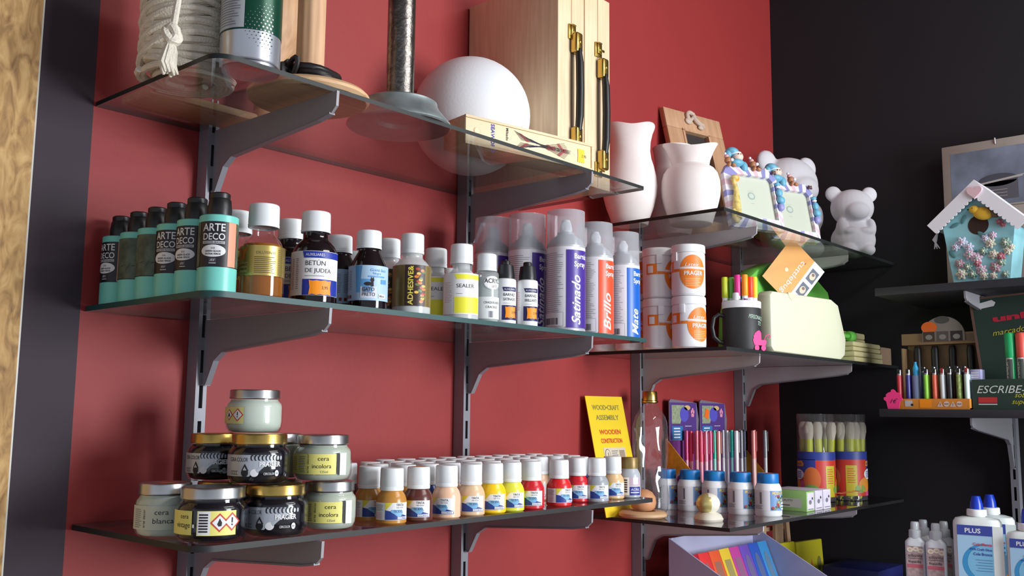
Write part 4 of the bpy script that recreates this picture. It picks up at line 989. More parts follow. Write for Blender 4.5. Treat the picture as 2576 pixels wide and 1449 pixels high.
o = card_tag('stroller_tag', 'bright pink pram-shaped price tag in front of the black mug', (X_at(1908, 884, -.340)+.006, -.3405, Z), deg(-24), pts, .0345, stroller_x)

# die-cutting machine: cream panel, green body
GRN = mat((112, 200, 84), .4, name='green_plastic'); CRM = mat((222, 224, 196), .45, name='cream_plastic')
x0, x1 = 1.598, 1.985
t = thing('die_cutting_machine', 'green and cream tabletop die-cutting machine behind the black mug', 'machine', (0, 0, 0))
b = nb(); prism(b, [(x0, Z+.012), (x0+.012, Z+.002), (x1-.03, Z), (x1-.004, Z+.012), (x1+.004, Z+.05), (x1-.035, Z+.130), (x1-.075, Z+.141), (x0+.012, Z+.131), (x0, Z+.122)], -.334, -.300, 0, bev=.006); 
obj('cream_panel', b, CRM, t)
b = nb(); prism(b, [(1.70+.020*math.cos(a), Z+.1345+.016*math.sin(a)) for a in [PI+k*PI/10 for k in range(11)]], -.3350, -.331); obj('finger_notch', b, mat((222, 222, 190), .5), t)
b = nb(); yy = -.205
pts = [at(px, py, 1, yy) for px, py in ((1848, 872), (1850, 800), (1858, 750), (1878, 706), (1908, 676), (1945, 659), (1990, 660), (2045, 688), (2085, 735), (2100, 800), (2105, 880))]
prism(b, [(q.x, max(q.z, Z+.002)) for q in pts][::-1], yy, yy+.045, 0, bev=.008); box(b, 1.63, 2.02, -.298, -.205, Z+.0005, Z+.045, bev=.008)
obj('green_body', b, GRN, t)
b = nb(); kx = X_at(2138, 842, -.30); tube(b, [(x1-.01, -.30, Z+.066), (kx-.012, -.30, Z+.066)], .006, 10); lathe(b, [(0, 0), (.010, 0), (.0135, .006), (.0135, .026), (.010, .031), (0, .031)], seg=24, M=Matrix.Translation((kx-.014, -.30, Z+.066)) @ Matrix.Rotation(PI/2, 4, 'Y')); obj('crank_knob', b, GRN, t)

# orange leaflet tucked behind the cream panel
tc_ = at(1992, 598, 1, -.262)
t = thing('leaflet', 'tilted orange and white leaflet behind the cream panel', 'leaflet', tc_)
t['label'] = 'tilted orange and white leaflet with two photos, tucked behind the cream panel'
Mx = Matrix.Rotation(deg(-30), 4, 'Z') @ Matrix.Rotation(deg(41), 4, 'Y')
t.rotation_euler = Mx.to_euler()
b = nb(); box(b, 0, .118, 0, .0012, -.128, 0); obj('sheet', b, mat((220, 148, 36), .4, name='orange_paper'), t)
d = Dec(); d.rect(.082, -.128, .118, 0, mat((222, 222, 236), .4), 0)
for z in (-.048, -.092): d.rect(.089, z-.002, .112, z+.032, mat((84, 92, 112), .5), 1); d.ell(.1005, z+.015, .008, .010, mat((206, 196, 170), .5), 2); d.ell(.1000, z+.019, .004, .004, mat((120, 90, 80), .5), 3)
d.text('cuttlebug', .056, -.022, .014, PAPER, 1, rot=-90, w=.100); d.text('the', .066, -.020, .003, INK, 1, rot=-90); d.ell(.038, -.070, .0048, .0048, mat((240, 226, 180), .5), 1)
d.on_flat('print', t, 0)

# flat wooden boxes at the far end of this shelf
WB = mat((206, 196, 146), .5, name='pale_wood_box')
for x0, x1, z0, z1, y0, l in ((2.03, 2.212, 0, .026, -.336, 'bottom of three pale flat wooden boxes stacked beside the machine'), (2.03, 2.205, .0265, .050, -.334, 'middle of three pale flat wooden boxes stacked beside the machine'), (2.045, 2.235, .0505, .082, -.283, 'top small rounded wooden box of the stack beside the machine')):
    t = thing('wooden_box', l, 'box', (0, 0, 0), 0, 'pale flat wooden boxes'); b = nb(); zz = (z0+z1)/2
    dy = .10 if y0 < -.3 else .068; box(b, x0, x1, y0, y0+dy, Z+z0+.0003, Z+zz-.0008, bev=.003); obj('tray', b, WB, t); b = nb(); box(b, x0, x1, y0, y0+dy, Z+zz-.0003, Z+z1, bev=.004); obj('lid', b, WB, t)
b = nb(); box(b, 2.218, 2.290, -.330, -.16, Z+.0003, Z+.046, bev=.003); tag(obj('wooden_box', b, mat((150, 124, 100), .6)), 'darker brown wooden box in the corner behind the pale stack', 'box')

# ================================================================= CORNER SHELF, third: glue bottles, pens, brushes
Z = SB[2]
# stand-up craft pack
t = thing('craft_pack', 'yellow and red blister card pack leaning on the red wall', 'card pack', (1.372, -.070, Z), 0)
t.rotation_euler = (deg(-13), 0, deg(-3)); wv, hv = .126, .256
b = nb(); box(b, 0, wv, 0, .0015, 0, hv); obj('card', b, mat((240, 206, 40), .45), t)
d = Dec(); Rr = mat((214, 60, 40), .5); G8 = mat((150, 140, 70), .5)
d.text('WOOD\u2022CRAFT', wv*.5, hv-.030, .011, G8, 1, 'C', w=.092, bold=.02); d.text('ASSEMBLY', wv*.5, hv-.052, .011, G8, 1, 'C', w=.078, bold=.02)
d.text('WOODEN', wv*.5, hv-.083, .010, Rr, 1, 'C', w=.072, bold=.02); d.text('CONSTRUCTION', wv*.5, hv-.102, .010, Rr, 1, 'C', w=.072, bold=.02)
d.rect(.030, hv-.146, .104, hv-.112, mat((214, 200, 176), .5), 1); d.ell(.042, hv-.128, .009, .013, INK, 2); d.ell(.042, hv-.128, .0078, .0118, mat((214, 200, 176), .5), 3); d.text('1', .039, hv-.134, .012, INK, 4); d.lines(.056, hv-.143, .078, hv-.116, 6, GREYINK, 2, .4); d.rect(.082, hv-.140, .100, hv-.118, mat((160, 140, 120), .5), 2)
d.poly([(.002, .05), (.026, .11), (.026, .022), (.002, .022)], Rr, 1); d.poly([(.002, hv-.165), (.026, hv-.135), (.026, hv-.155), (.002, hv-.180)], Rr, 1); d.poly([(wv-.002, .05), (wv-.024, .11), (wv-.024, .022), (wv-.002, .022)], Rr, 1)
d.rect(.026, .022, wv-.022, hv-.148, mat((226, 206, 200), .5), 2); d.rect(.030, .026, wv-.026, hv-.156, mat((30, 36, 84), .4), 3); d.rect(.045, .034, .078, hv-.180, mat((202, 160, 140), .5), 4); d.poly([(.052, hv-.192), (.072, hv-.184), (.072, hv-.181), (.052, hv-.189)], PAPER, 5)
d.on_flat('print', t, 0)
# embossed glass bottle
t = thing('glass_bottle', 'empty clear embossed glass bottle with a gold screw cap', 'bottle', (1.540, -.068, Z)); R = .0385
b = nb()
def emb(r, z, a): return (r*(1+.018*math.cos(a*7+z*60)*(1 if .03 < z < .20 else 0)+.01*math.sin(z*150+a*3)*(1 if .03 < z < .2 else 0)), z)
pr = [(0, .003), (R*.85, 0), (R*.97, .006), (R, .02), (R, .05), (R*.94, .075), (R*.93, .10), (R, .13), (R*1.02, .16), (R, .185), (R*.88, .205), (R*.62, .222), (R*.40, .232), (R*.36, .238), (R*.36, .25)]
fine = []
for (r0, z0), (r1, z1) in zip(pr[:-1], pr[1:]):
    n_ = max(1, int((z1-z0)/.006)); fine += [(r0+(r1-r0)*k/n_, z0+(z1-z0)*k/n_) for k in range(n_)]
lathe(b, fine+[pr[-1]], seg=56, wob=emb); obj('bottle_glass', b, thin_glass('embossed_glass', (.88, .90, .91), 1.7, .05, .035, (230, 232, 236)), t)  # weak white diffuse stands in for milky highlights on the glass
b = nb(); lathe(b, [(.0165, .236), (.0185, .238), (.0185, .2405), (.0165, .242), (.0165, .247, 0, 1), (.0160, .260, 0, 1), (.0145, .262), (0, .262)], seg=48, rib=.03); obj('cap', b, BRASS, t)
# wooden dome and ring, odd white trinket
b = nb(); lathe(b, [(.026, .004), (.044, .002), (.050, .006), (.050, .011), (.044, .0155), (.026, .0155), (.026, .004)], seg=48); tag(obj('wooden_ring', b, mat((214, 176, 134), .5, var=.06, scale=20), loc=(1.432, -.120, Z-.0015)), 'flat round wooden ring lying under the end of the lower left shelf', 'wooden ring')
b = nb(); lathe(b, [(0, .0), (.018, 0), (.0245, .006), (.0270, .016), (.0255, .027), (.019, .037), (.009, .0425), (0, .0435)], seg=36); tag(obj('wooden_ball', b, mat((206, 150, 108), .45, var=.05, scale=20), loc=(1.436, -.118, Z+.0142)), 'round wooden ball sitting on the flat wooden ring', 'wooden ball')
t = thing('trinket', 'small gold and white rounded trinket, frontmost beside the glue bottles', 'ornament', (1.478, -.246, Z), deg(-40))
b = nb(); blob(b, (0, 0, .034), (.0245, .022, .021), seg=28)
for v in b.verts: v.co *= 1+.02*noise.noise(v.co*90)
for f in b.faces: f.material_index = 0 if f.calc_center_median().x < -.002 else 1
obj('shell', b, [mat((214, 200, 130), .3, .5), mat((236, 232, 218), .4)], t)
b = nb(); lathe(b, [(0, 0), (.027, 0), (.029, .004), (.025, .012), (.017, .017), (0, .019)], seg=18, wob=lambda r, z, a: (r*(1+.10*math.cos(3*a)), z)); obj('foot', b, mat((222, 216, 200), .5), t)  # irregular base, partly the ball's reflection in the shelf glass made solid

# white craft glue bottles with blue caps
BCAP = mat((20, 120, 196), .4, name='blue_cap_plastic')
def craft_glue():
    t = thing('craft_glue_bottle', 'x', 'bottle'); R = .0285
    b = nb(); lathe(b, [(0, 0), (R*.93, 0), (R, .003), (R, .052), (R*.97, .059), (R*.86, .066), (R*.80, .068), (0, .069)], seg=48); obj('bottle_body', b, mat((238, 240, 244), .3), t)
    b = nb(); r = R*.80; lathe(b, [(r*.97, .067), (r, .068, 0, 1), (r*.99, .086, 0, 1), (r*.95, .0885), (r*.86, .089), (r*.84, .0882), (0, .0882)], seg=80, rib=.02); o = obj('cap', b, BCAP, t)
    d = Dec(); d.ell(0, 0, .012, .009, ORANGEST2, 0); o2 = d.on_flat('price_sticker', t, 0); o2.rotation_euler = (deg(-90), 0, 0); o2.location = (.002, 0, .0884)
    d = Dec(); d.rect(-.048, .012, .030, .054, mat((224, 222, 230), .5), 0); d.rect(-.0075, .0125, .030, .0535, mat((110, 150, 200), .5), 1)
    d.text('MOD-LIN', -.004, .046, .0065, mat((240, 200, 80), .5), 2, w=.030, shear=.2, bold=.02)
    random.seed(2)
    for k in range(26): d.ell(-.004+random.random()*.030, .016+random.random()*.026, .0032, .0030, [mat((60, 60, 66), .5), mat((176, 40, 50), .5), mat((150, 190, 190), .5), mat((190, 180, 120), .5), mat((96, 130, 90), .5)][k % 5], 2+k % 3, 9)
    for k in range(3): d.rect(.018, .014+.006*k, .029, .0172+.006*k, PAPER, 5); d.rect(.018, .0135+.006*k, .029, .0140+.006*k, INK, 6)
    d.rect(-.030, .026, -.0255, .050, GREYINK, 1); d.lines(-.044, .016, -.022, .024, 3, GREYINK, 1, .4)
    d.on_cyl('label', t, R+.0002, 0, .004); return t
cg = craft_glue(); L5 = ['front', 'second', 'third', 'fourth', 'fifth and rearmost']
for i, (x, y) in enumerate(((1.665, -.284), (1.655, -.2245), (1.646, -.166), (1.640, -.1075), (1.632, -.049))):
    l = '%s white craft glue bottle with a blue cap, counting from the shelf edge' % L5[i]
    if i == 0: cg.location = (x, y, Z); cg.rotation_euler.z = deg(-40); cg['label'] = l; cg['group'] = 'white craft glue bottles with blue caps'
    else: dup(cg, (x, y, Z), deg(-40+3*i), l)

# small eraser / putty boxes
for i, (x, c, l) in enumerate(((1.792, (150, 196, 116), 'green and white small carton beside the front craft glue bottle'), (1.836, (214, 206, 222), 'second small white carton, right of the green one'), (1.880, (222, 216, 230), 'third small white carton, hidden most, toward the brush tubes'))):
    t = thing('small_carton', l, 'box', (x, -.312, Z+.0002), 0, 'small cartons beside the glue bottles')
    b = nb(); box(b, 0, .040, 0, .105, 0, .044, bev=.0008); obj('carton', b, mat(c, .5), t)
    d = Dec(); d.rect(.003, .003, .037, .041, mat((220, 214, 232), .5), 0); d.ell(.018, .020, .007, .005, GREYINK, 1); d.rect(.006, .004, .034, .006, GREYINK, 1); d.ell(.029, .028, .003, .003, INK, 1); d.on_flat('print', t, 0)
    d = Dec(); d.rect(-.098, .008, -.012, .028, mat((214, 218, 206), .5), 0); d.text('MODELING PUTTY', -.092, .0205, .005, mat((70, 80, 70), .5), 1, w=.060); d.rect(-.075, .0115, -.040, .0135, mat((70, 80, 70), .5), 1)
    o = d.on_flat('side_print', t, 0, Mx=Matrix.Rotation(-PI/2, 4, 'Z'))
    d = Dec(); d.rect(.004, -.080, .036, -.060, mat((240, 130, 90), .5), 0); o = d.on_flat('top_print', t, 0); o.rotation_euler = (deg(-90), 0, 0); o.location = (0, 0, .044)

# gel pen display
t = thing('pen_display', 'purple and orange cardboard display tray full of gel pens', 'display', (1.690, 0, Z))
PUR2 = mat((112, 48, 120), .5); ORC = mat((232, 168, 50), .5, var=.25, scale=60)
Lx = .335
b = nb()
Ys = lambda pts, x: [Vector((x, p[0], p[1])) for p in pts]
side = [(-.012, 0), (-.125, 0), (-.125, .035), (-.014, .155), (-.012, .155)]
for x in (0.0, Lx-.002):
    b = nb(); tb_ = nb(); A = [tb_.verts.new(p) for p in Ys(side, x)]; B_ = [tb_.verts.new(p) for p in Ys(side, x+.002)]
    tb_.faces.new(A); tb_.faces.new(B_[::-1])
    for k in range(5): tb_.faces.new((A[k], A[(k+1) % 5], B_[(k+1) % 5], B_[k]))
    bmesh.ops.recalc_face_normals(tb_, faces=tb_.faces[:]); merge(b, tb_, 0); obj('side_panel', b, ORC, t, label='orange printed side')
b = nb(); box(b, .002, Lx-.002, -.125, -.012, 0, .016); box(b, .002, Lx-.002, -.125, -.122, .004, .030); box(b, .002, Lx-.002, -.016, -.012, .004, .155); obj('tray', b, PUR2, t)
d = Dec(); d.ell(-.085, .062, .013, .015, mat((214, 196, 220), .5), 0); d.ell(-.085, .062, .008, .010, PUR2, 1); d.poly([(-.112, .002), (-.062, .002), (-.095, .060), (-.122, .038)], PUR2, 0)
d.ell(-.050, .072, .012, .013, mat((130, 90, 60), .5), 1)
d.on_flat('side_print', t, 0, Mx=Matrix.Translation((0, -.1365, 0)) @ Matrix.Rotation(-PI/2, 4, 'Z'))
for cx in (.0735, .2135):
    b = nb(); prism(b, [(cx-.068, .15)]+[(cx+.062, .15), (cx+.066, .20)]+[(cx+.056, .240), (cx-.062, .248), (cx-.068, .243)], -.020, -.0175); o = obj('header_card', b, mat((120, 112, 130), .5), t)
    d = Dec(); d.rect(cx-.066, .152, cx+.054, .240, mat((86, 56, 130), .5), 0); d.poly([(cx-.058, .19), (cx-.058, .234), (cx+.0, .234), (cx-.020, .190)], mat((150, 160, 130), .5, var=.3, scale=150), 1); d.ell(cx-.002, .212, .020, .018, mat((90, 84, 190), .5), 2); d.ell(cx+.012, .228, .014, .006, mat((216, 180, 120), .5), 2)
    d.rect(cx-.058, .152, cx-.010, .184, mat((50, 120, 180), .5), 3)
    for k in range(4): d.rect(cx-.050, .156+.007*k, cx-.022, .159+.007*k, PAPER, 4)
    d.text('Gel pens', cx+.000, .168, .006, PAPER, 3, w=.030); d.text('Stardust', cx+.000, .158, .006, PAPER, 3, w=.030); d.rect(cx+.0, .1835, cx+.03, .1845, PAPER, 4)
    for a in range(5): d.ell(cx+.036+.005*math.cos(a*1.256+.3), .216+.007*math.sin(a*1.256+.3), .0035, .005, mat((236, 150, 180), .5), 4, 10)
    if cx > .1: d.poly([(cx-.048, .206), (cx-.030, .200), (cx-.024, .222), (cx-.040, .228)], ORANGEST2, 5)
    d.on_flat('print', o, -.020)
gp = [(1717, (226, 70, 100)), (1738, (222, 50, 90)), (1753, (232, 110, 130)), (1776, (226, 120, 150)), (1787, (226, 90, 130)), (1797, (40, 160, 130)), (1808, (230, 160, 150)), (1829, (210, 214, 218)), (1841, (30, 170, 150)), (1853, (232, 234, 238)), (1865, (110, 110, 116)), (1883, (150, 70, 50)), (1896, (226, 130, 120)), (1905, (236, 140, 120)), (1917, (90, 90, 120)), (1938, (130, 134, 136)), (1762, (170, 90, 140)), (1872, (190, 120, 130)), (1727, (190, 60, 110)), (1819, (150, 140, 150))]
pm = {}
gn = ['rose', 'crimson', 'coral pink', 'pink', 'hot pink', 'dark teal', 'pale salmon', 'silver', 'turquoise', 'pearl white', 'charcoal', 'russet', 'salmon', 'peach', 'navy', 'grey', 'mauve', 'dusky pink', 'magenta', 'taupe']
for i, (px, c) in enumerate(gp):
    y = (-.102, -.072, -.044)[i % 3] if i < 16 else -.030
    x = X_at(px, 1140, y); x = min(max(x, 1.699), 1.690+Lx-.009)
    t = thing('gel_pen', '%s gel pen standing in the purple cardboard display' % gn[i], 'pen', (x, y, Z+.0165), 0, 'gel pens in the display tray')
    b = nb(); lathe(b, [(0, 0), (.0046, 0), (.0048, .095), (0, .095)], seg=14); o = obj('barrel', b, mat(tuple(int(q*.5+110) for q in c), .2, .1), t)
    b = nb(); lathe(b, [(.0053, .088), (.0055, .150), (.0046, .157), (0, .158)], seg=14); box(b, -.0012, .0012, -.0080, -.0050, .105, .154); obj('pen_cap', b, mat(c, .25, .3), t)

# clear tubes of stencil brushes
def brush_tube():
    t = thing('brush_tub', 'x', 'brush tub'); R, h = .0455, .215
    b = nb(); lathe(b, [(0, .001), (R, .001), (R, h), (R*.99, h+.001), (0, h+.001)], seg=56); obj('clear_tube', b, thin_glass('tube_plastic', (.93, .93, .92), 1.5, .05, .07, (226, 226, 230)), t)  # faint white diffuse mixed in as a highlight on the clear tube
    d = Dec(); w = 2*PI*R; YG = mat((214, 196, 50), .45); RD = mat((216, 62, 48), .45); PK = mat((216, 90, 150), .45); OR = mat((232, 150, 60), .45); BB = mat((52, 70, 160), .45); GN = mat((120, 170, 80), .45)
    d.rect(-w*.495, .012, w*.495, .122, RD, 0); d.rect(-w*.495, .102, w*.495, .122, BB, 1)
    for q in (-.5, 0):
        u = q*w; d.rect(u+.002, .012, u+.030, .088, YG, 1); d.rect(u+.056, .012, u+.098, .050, PK, 1); d.ell(u+.056, .040, .022, .018, OR, 2); d.ell(u+.040, .030, .016, .010, GN, 2); d.ell(u+.110, .055, .022, .030, mat((226, 120, 60), .45), 2); d.ell(u+.108, .030, .020, .012, GN, 3)
        d.rect(u+.062, .070, u+.120, .104, BB, 1); d.ell(u+.070, .066, .020, .013, PAPER, 4)
        for k in range(4): d.rect(u+.058, .058+.0045*k, u+.082, .0598+.0045*k, BB, 5)
        d.poly([(u+.056, .086), (u+.088, .086), (u+.090, .092), (u+.084, .100), (u+.058, .098)], OR, 3); d.text('BRUSHES', u+.060, .089, .0055, BB, 4, w=.024)
        d.lines(u+.006, .045, u+.026, .084, 7, RD, 2, .3)
    d.on_cyl('printed_band', t, R+.0002, 0, .006, off=.0003); return t
BRI = mat((214, 206, 190), .8, bump=.4, bscale=700, name='bristle'); LIME = mat((206, 214, 50), .4, name='lime_handle')
bb1 = nb(); lathe(bb1, [(0, .002), (.0030, .002), (.0045, .02), (.0055, .10), (.0090, .115), (.0095, .152), (0, .152)], seg=20); bb1 = mesh(bb1, LIME)
bb2 = nb(); lathe(bb2, [(.0094, .151), (.0125, .170), (.0118, .185), (.008, .194), (0, .196)], seg=20); bb2 = mesh(bb2, BRI)
def brushes(x, y, wh, rz):
    k = 0
    for n_, rr in ((7, .0305), (1, 0)):
        for i in range(n_):
            a = 2*PI*i/n_+rz
            t = thing('stencil_brush', 'lime-handled stencil brush standing in the %s clear tub' % wh, 'brush', (x+rr*math.cos(a), y+rr*math.sin(a), Z+.002), 0, 'stencil brushes in the %s clear tub' % wh)
            obj('handle', bb1, None, t); obj('bristles', bb2, None, t)
            t.rotation_euler = (deg(random.uniform(-3.2, 3.2)), deg(random.uniform(-3.2, 3.2)), 0); k += 1
bt = brush_tube(); bt.location = (2.085, -.206, Z+.0003); bt.rotation_euler.z = deg(-40); bt['label'] = 'left clear tub of lime-handled stencil brushes with a bright printed band'; bt['group'] = 'clear tubs of stencil brushes'
dup(bt, (2.186, -.246, Z+.0003), deg(-78), 'right clear tub of lime-handled stencil brushes, nearest the dark wall')
brushes(2.085, -.206, 'left', .3); brushes(2.186, -.246, 'right', .1)

# ================================================================= CORNER SHELF, lowest: card box, easel, yellow packs
Z = SB[3]
LAVB = mat((176, 176, 206), .5, name='lavender_card')
xl, xr = 1.560, 1.939
fl = at(1810, 1449, 0, xl); bk = at(1682, 1354, 0, xl)
y0, z0, y1, z1 = bk.y, bk.z, fl.y, fl.z
sl = (z1-z0)/(y1-y0); yf = y1-.085; zf = z1+sl*(yf-y1)
t = thing('display_box', 'pale lavender cardboard display box with a slanted top, at the frame bottom', 'display box', (0, 0, 0))
def sidep(b, x, th, mi=0):
    q = nb(); P_ = [(y0, Z), (yf, Z), (yf, zf), (y0, z0)]
    A = [q.verts.new((x, p[0], p[1])) for p in P_]; B_ = [q.verts.new((x+th, p[0], p[1])) for p in P_]
    q.faces.new(A); q.faces.new(B_[::-1])
    for k in range(4): q.faces.new((A[k], A[(k+1) % 4], B_[(k+1) % 4], B_[k]))
    bmesh.ops.recalc_face_normals(q, faces=q.faces[:]); merge(b, q, mi)
b = nb(); sidep(b, xl, .004); obj('side_panel', b, LAVB, t); b = nb(); sidep(b, xr-.004, .004); obj('side_panel', b, LAVB, t)
b = nb(); box(b, xl+.004, xr-.004, y0-.004, y0, Z, z0); obj('back_panel', b, LAVB, t)
b = nb(); box(b, xl+.004, xr-.004, yf, yf+.004, Z, zf); obj('front_panel', b, LAVB, t)
b = nb(); box(b, xl+.004, xr-.004, yf+.004, y0-.004, Z, Z+.004); obj('bottom_panel', b, LAVB, t)
cc = [((176, 40, 56), 'dark red'), ((230, 60, 60), 'bright red'), ((234, 96, 56), 'orange'), ((232, 196, 60), 'yellow'), ((190, 70, 150), 'magenta'), ((110, 80, 180), 'violet'), ((50, 90, 190), 'blue'), ((60, 140, 200), 'light blue')]
cw = (xr-xl-.014)/8
ang = math.atan2(-sl*1.0, 1)
for i, (c, nm) in enumerate(cc):
    ya, yb = y0-.040, y0-.085; za, zb = z0-.034, z0-.150
    o = thing('sequin_pack', '%s pack with a clear window in the lavender display box' % nm, 'card pack', (xl+.007+cw*i, yb, zb-.0), 0, 'coloured packs in the lavender box')
    th = math.atan2(za-zb, ya-yb); o.rotation_euler = (th-PI/2+0, 0, 0)
    ln = math.hypot(za-zb, ya-yb); b = nb(); box(b, .0006, cw-.0006, 0, .006, 0, ln, bev=.0006); obj('card', b, mat(c, .35), o)
    d = Dec(); GW = mat(tuple(int(q*.4+70) for q in c), .35); 
    if i in (2, 3, 4): d.rect(cw*.22, ln*.25, cw*.80, ln*.80, GW, 0)
    else: d.ell(cw*.5, ln*.52, cw*.27, ln*.30, GW, 0)
    d.on_flat('window_print', o, 0)
b = nb(); box(b, xl+.02, xr-.03, yf+.010, yf+.075, Z+.01, zf-.022, bev=.001); tag(obj('white_carton', b, mat((226, 228, 236), .5), loc=(0, 0, -.0055)), 'white carton lying at the front inside the lavender display box', 'box')
# toy easel
t = thing('toy_easel', 'small wooden easel standing behind the yellow packs under the shelf', 'easel', (2.10, -.085, Z)); EW = mat((214, 176, 140), .55, var=.08, scale=30, name='easel_wood')
hz = 1.068-Z
def slat(x0, z0, x1, z1, w, y=0, th=.008):
    b = nb(); dx, dz = x1-x0, z1-z0; L = math.hypot(dx, dz); n = (dz/L*w/2, -dx/L*w/2)
    prism(b, [(x0-n[0], z0-n[1]), (x1-n[0], z1-n[1]), (x1+n[0], z1+n[1]), (x0+n[0], z0+n[1])], y, y+th); return b
obj('leg', slat(-.075, 0, -.062, hz, .018), EW, t); obj('leg', slat(.115, 0, .062, hz, .018), EW, t); obj('mast', slat(0, 0, 0, hz+.01, .045, -.009), EW, t)
obj('crossbar', slat(-.075, hz-.045, .078, hz-.045, .010, .009, .006), EW, t); obj('crossbar', slat(-.075, hz-.16, .10, hz-.16, .010, .009, .006), EW, t)
# yellow packs
for i, (x, w, l) in enumerate(((1.965, .118, 'left yellow pack with an orange rounded window, beside the lavender box'), (2.092, .125, 'right yellow pack with an orange triangle, beside the lavender box'))):
    t = thing('yellow_pack', l, 'card pack', (x, -.15-.012*i, Z), 0); t.rotation_euler = (deg(-4), 0, deg(-6)); h = .292-.004*i
    b = nb(); box(b, 0, w, 0, .014, 0, h, bev=.003); obj('card', b, mat((206, 196, 40), .5), t); d = Dec(); OO = mat((226, 110, 50), .5)
    if i == 0: d.poly([(.05+.036*math.cos(a)*(1 if abs(math.cos(a)) < .7 else .95), h-.075+.05*math.sin(a)) for a in [k*PI/14 for k in range(28)]], OO, 0); d.rect(.045, h-.065, .07, h-.060, INK, 1); d.rect(.045, h-.075, .07, h-.070, INK, 1)
    else: d.poly([(.030, h-.165), (.095, h-.165), (.066, h-.045)], OO, 0); d.ell(.102, h-.06, .010, .018, mat((130, 126, 60), .5), 0); d.text('3', .100, h-.13, .02, mat((70, 80, 60), .5), 1); d.ell(.064, h-.11, .008, .014, YELST, 1)
    d.on_flat('print', t, 0)

b = nb(); zt = at(2160, 1428, 0, 2.16).z; box(b, 2.135, 2.300, -.335, -.19, Z+.0003, zt, bev=.003); tag(obj('navy_box', b, mat((28, 34, 96), .5)), 'dark navy blue box in the corner at the very bottom, below the brush tubs', 'box')

# ================================================================= DARK WALL, upper board: picture and birdhouse
def cu(px, py, X): q = at(px, py, 0, X); return (-q.y, q.z)
def cthing(name, label, cat, X, group=None): return thing(name, label, cat, (X, 0, 0), -PI/2, group)
Z = SCZ[0]
X = 2.262; u0, zt = cu(2368, 372, X); u0 += 0
t = cthing('wall_picture', 'tall whitewashed wooden picture with a blue-grey kitchen still life, behind the birdhouse', 'picture', X)
b = nb(); box(b, u0, u0+.31, 0, .018, Z+.0002, zt, bev=.0015)
obj('board', b, mat((160, 150, 142), .7, var=.12, scale=14, name='whitewashed_board'), t)
d = Dec(); zb = cu(2400, 528, X)[1]; BG = mat((112, 120, 138), .6, var=.3, scale=16, name='blue_grey_print'); DK = mat((72, 72, 84), .6)
d.rect(u0+.020, zb, u0+.29, zt-.022, BG, 0); d.rect(u0, zb-.006, u0+.31, zb-.004, mat((110, 100, 96), .7), 0)
d.ell(u0+.13, zb+.062, .045, .016, DK, 1); d.rect(u0+.085, zb+.012, u0+.175, zb+.058, mat((88, 86, 96), .6), 1); d.poly([(u0+.075, zb+.052), (u0+.185, zb+.064), (u0+.19, zb+.070), (u0+.08, zb+.057)], mat((176, 170, 166), .6), 2)
for k in range(3): d.rect(u0+.1, zb+.020+.008*k, u0+.15, zb+.0215+.008*k, mat((160, 154, 150), .6), 2)
d.ell(u0+.28, zt-.03, .008, .008, DK, 2); d.on_flat('print', t, 0)
b = nb(); tube(b, [(u0+.128, -.001, zt-.012), (u0+.128, -.003, zt+.002), (u0+.128, .008, zt+.004)], .0016, 6); obj('hanging_wire', b, STEEL, t)
X = 1.985
t = cthing('birdhouse', 'decorated pale blue birdhouse with a white scalloped roof, yellow bird and paper flowers', 'birdhouse', X)
A = [cu(2400, 711, X), cu(2541, 703, X), cu(2553, 562, X), cu(2457, 480, X), cu(2372, 575, X)]
A[0] = (A[0][0], Z+.0003); A[1] = (A[1][0], Z+.0003)
b = nb(); prism(b, A, 0, .085); obj('house_body', b, mat((142, 200, 210), .6, var=.12, scale=24, name='pale_blue_paint'), t)
# roof: fascia with scallops plus two slabs running back
ap, le, re = cu(2455, 455, X), cu(2338, 570, X), cu(2590, 553, X)
def off(p, q, dd): 
    dx, dz = q[0]-p[0], q[1]-p[1]; L = math.hypot(dx, dz); return (-dz/L*dd, dx/L*dd)
RW = mat((232, 232, 240), .6, name='white_roof_paint')
for nm, P_, sg in (('l', le, -1), ('r', re, 1)):
    o_ = off(ap, P_, 1); o_ = (o_[0]*-sg*-1, o_[1]*-sg*-1)
    if o_[1] > 0: o_ = (-o_[0], -o_[1])
    wv = .026; n_ = 13; pts = [ap, P_]
    for k in range(n_+1):
        f = 1-k/n_; c_ = (ap[0]+(P_[0]-ap[0])*f, ap[1]+(P_[1]-ap[1])*f)
        pts.append((c_[0]+o_[0]*wv, c_[1]+o_[1]*wv))
        if k < n_:
            for q_, e_ in ((.18, .0032), (.5, .0046), (.82, .0032)):
                f2 = 1-(k+q_)/n_; c_ = (ap[0]+(P_[0]-ap[0])*f2, ap[1]+(P_[1]-ap[1])*f2); pts.append((c_[0]+o_[0]*(wv+e_), c_[1]+o_[1]*(wv+e_)))
    b = nb(); prism(b, pts, -.016 if sg < 0 else -.0155, -.013)
    q = [ap, P_, (P_[0]+o_[0]*.008, P_[1]+o_[1]*.008), (ap[0]+o_[0]*.008, ap[1]+o_[1]*.008)]
    prism(b, q, -.013, .100); obj('roof_panel', b, RW, t, label='white scalloped roof half')
b = nb(); hx, hz_ = cu(2457, 486, X)
prism(b, [(hx+.0010*(16*math.sin(a)**3), hz_+.0010*(13*math.cos(a)-5*math.cos(2*a)-2*math.cos(3*a)-math.cos(4*a))) for a in [2*PI*k/28 for k in range(28)]], -.020, -.016); obj('heart', b, mat((226, 190, 200), .5), t, label='pink heart')
hc = cu(2461, 566, X)
b = nb(); prism(b, [(hc[0]+.0215*math.cos(a), hc[1]+.0215*math.sin(a)) for a in [2*PI*k/32 for k in range(32)]], -.0006, .0002); obj('entrance_hole', b, mat((46, 24, 14), .7), t)
bc_ = cu(2468, 536, X); b = nb()
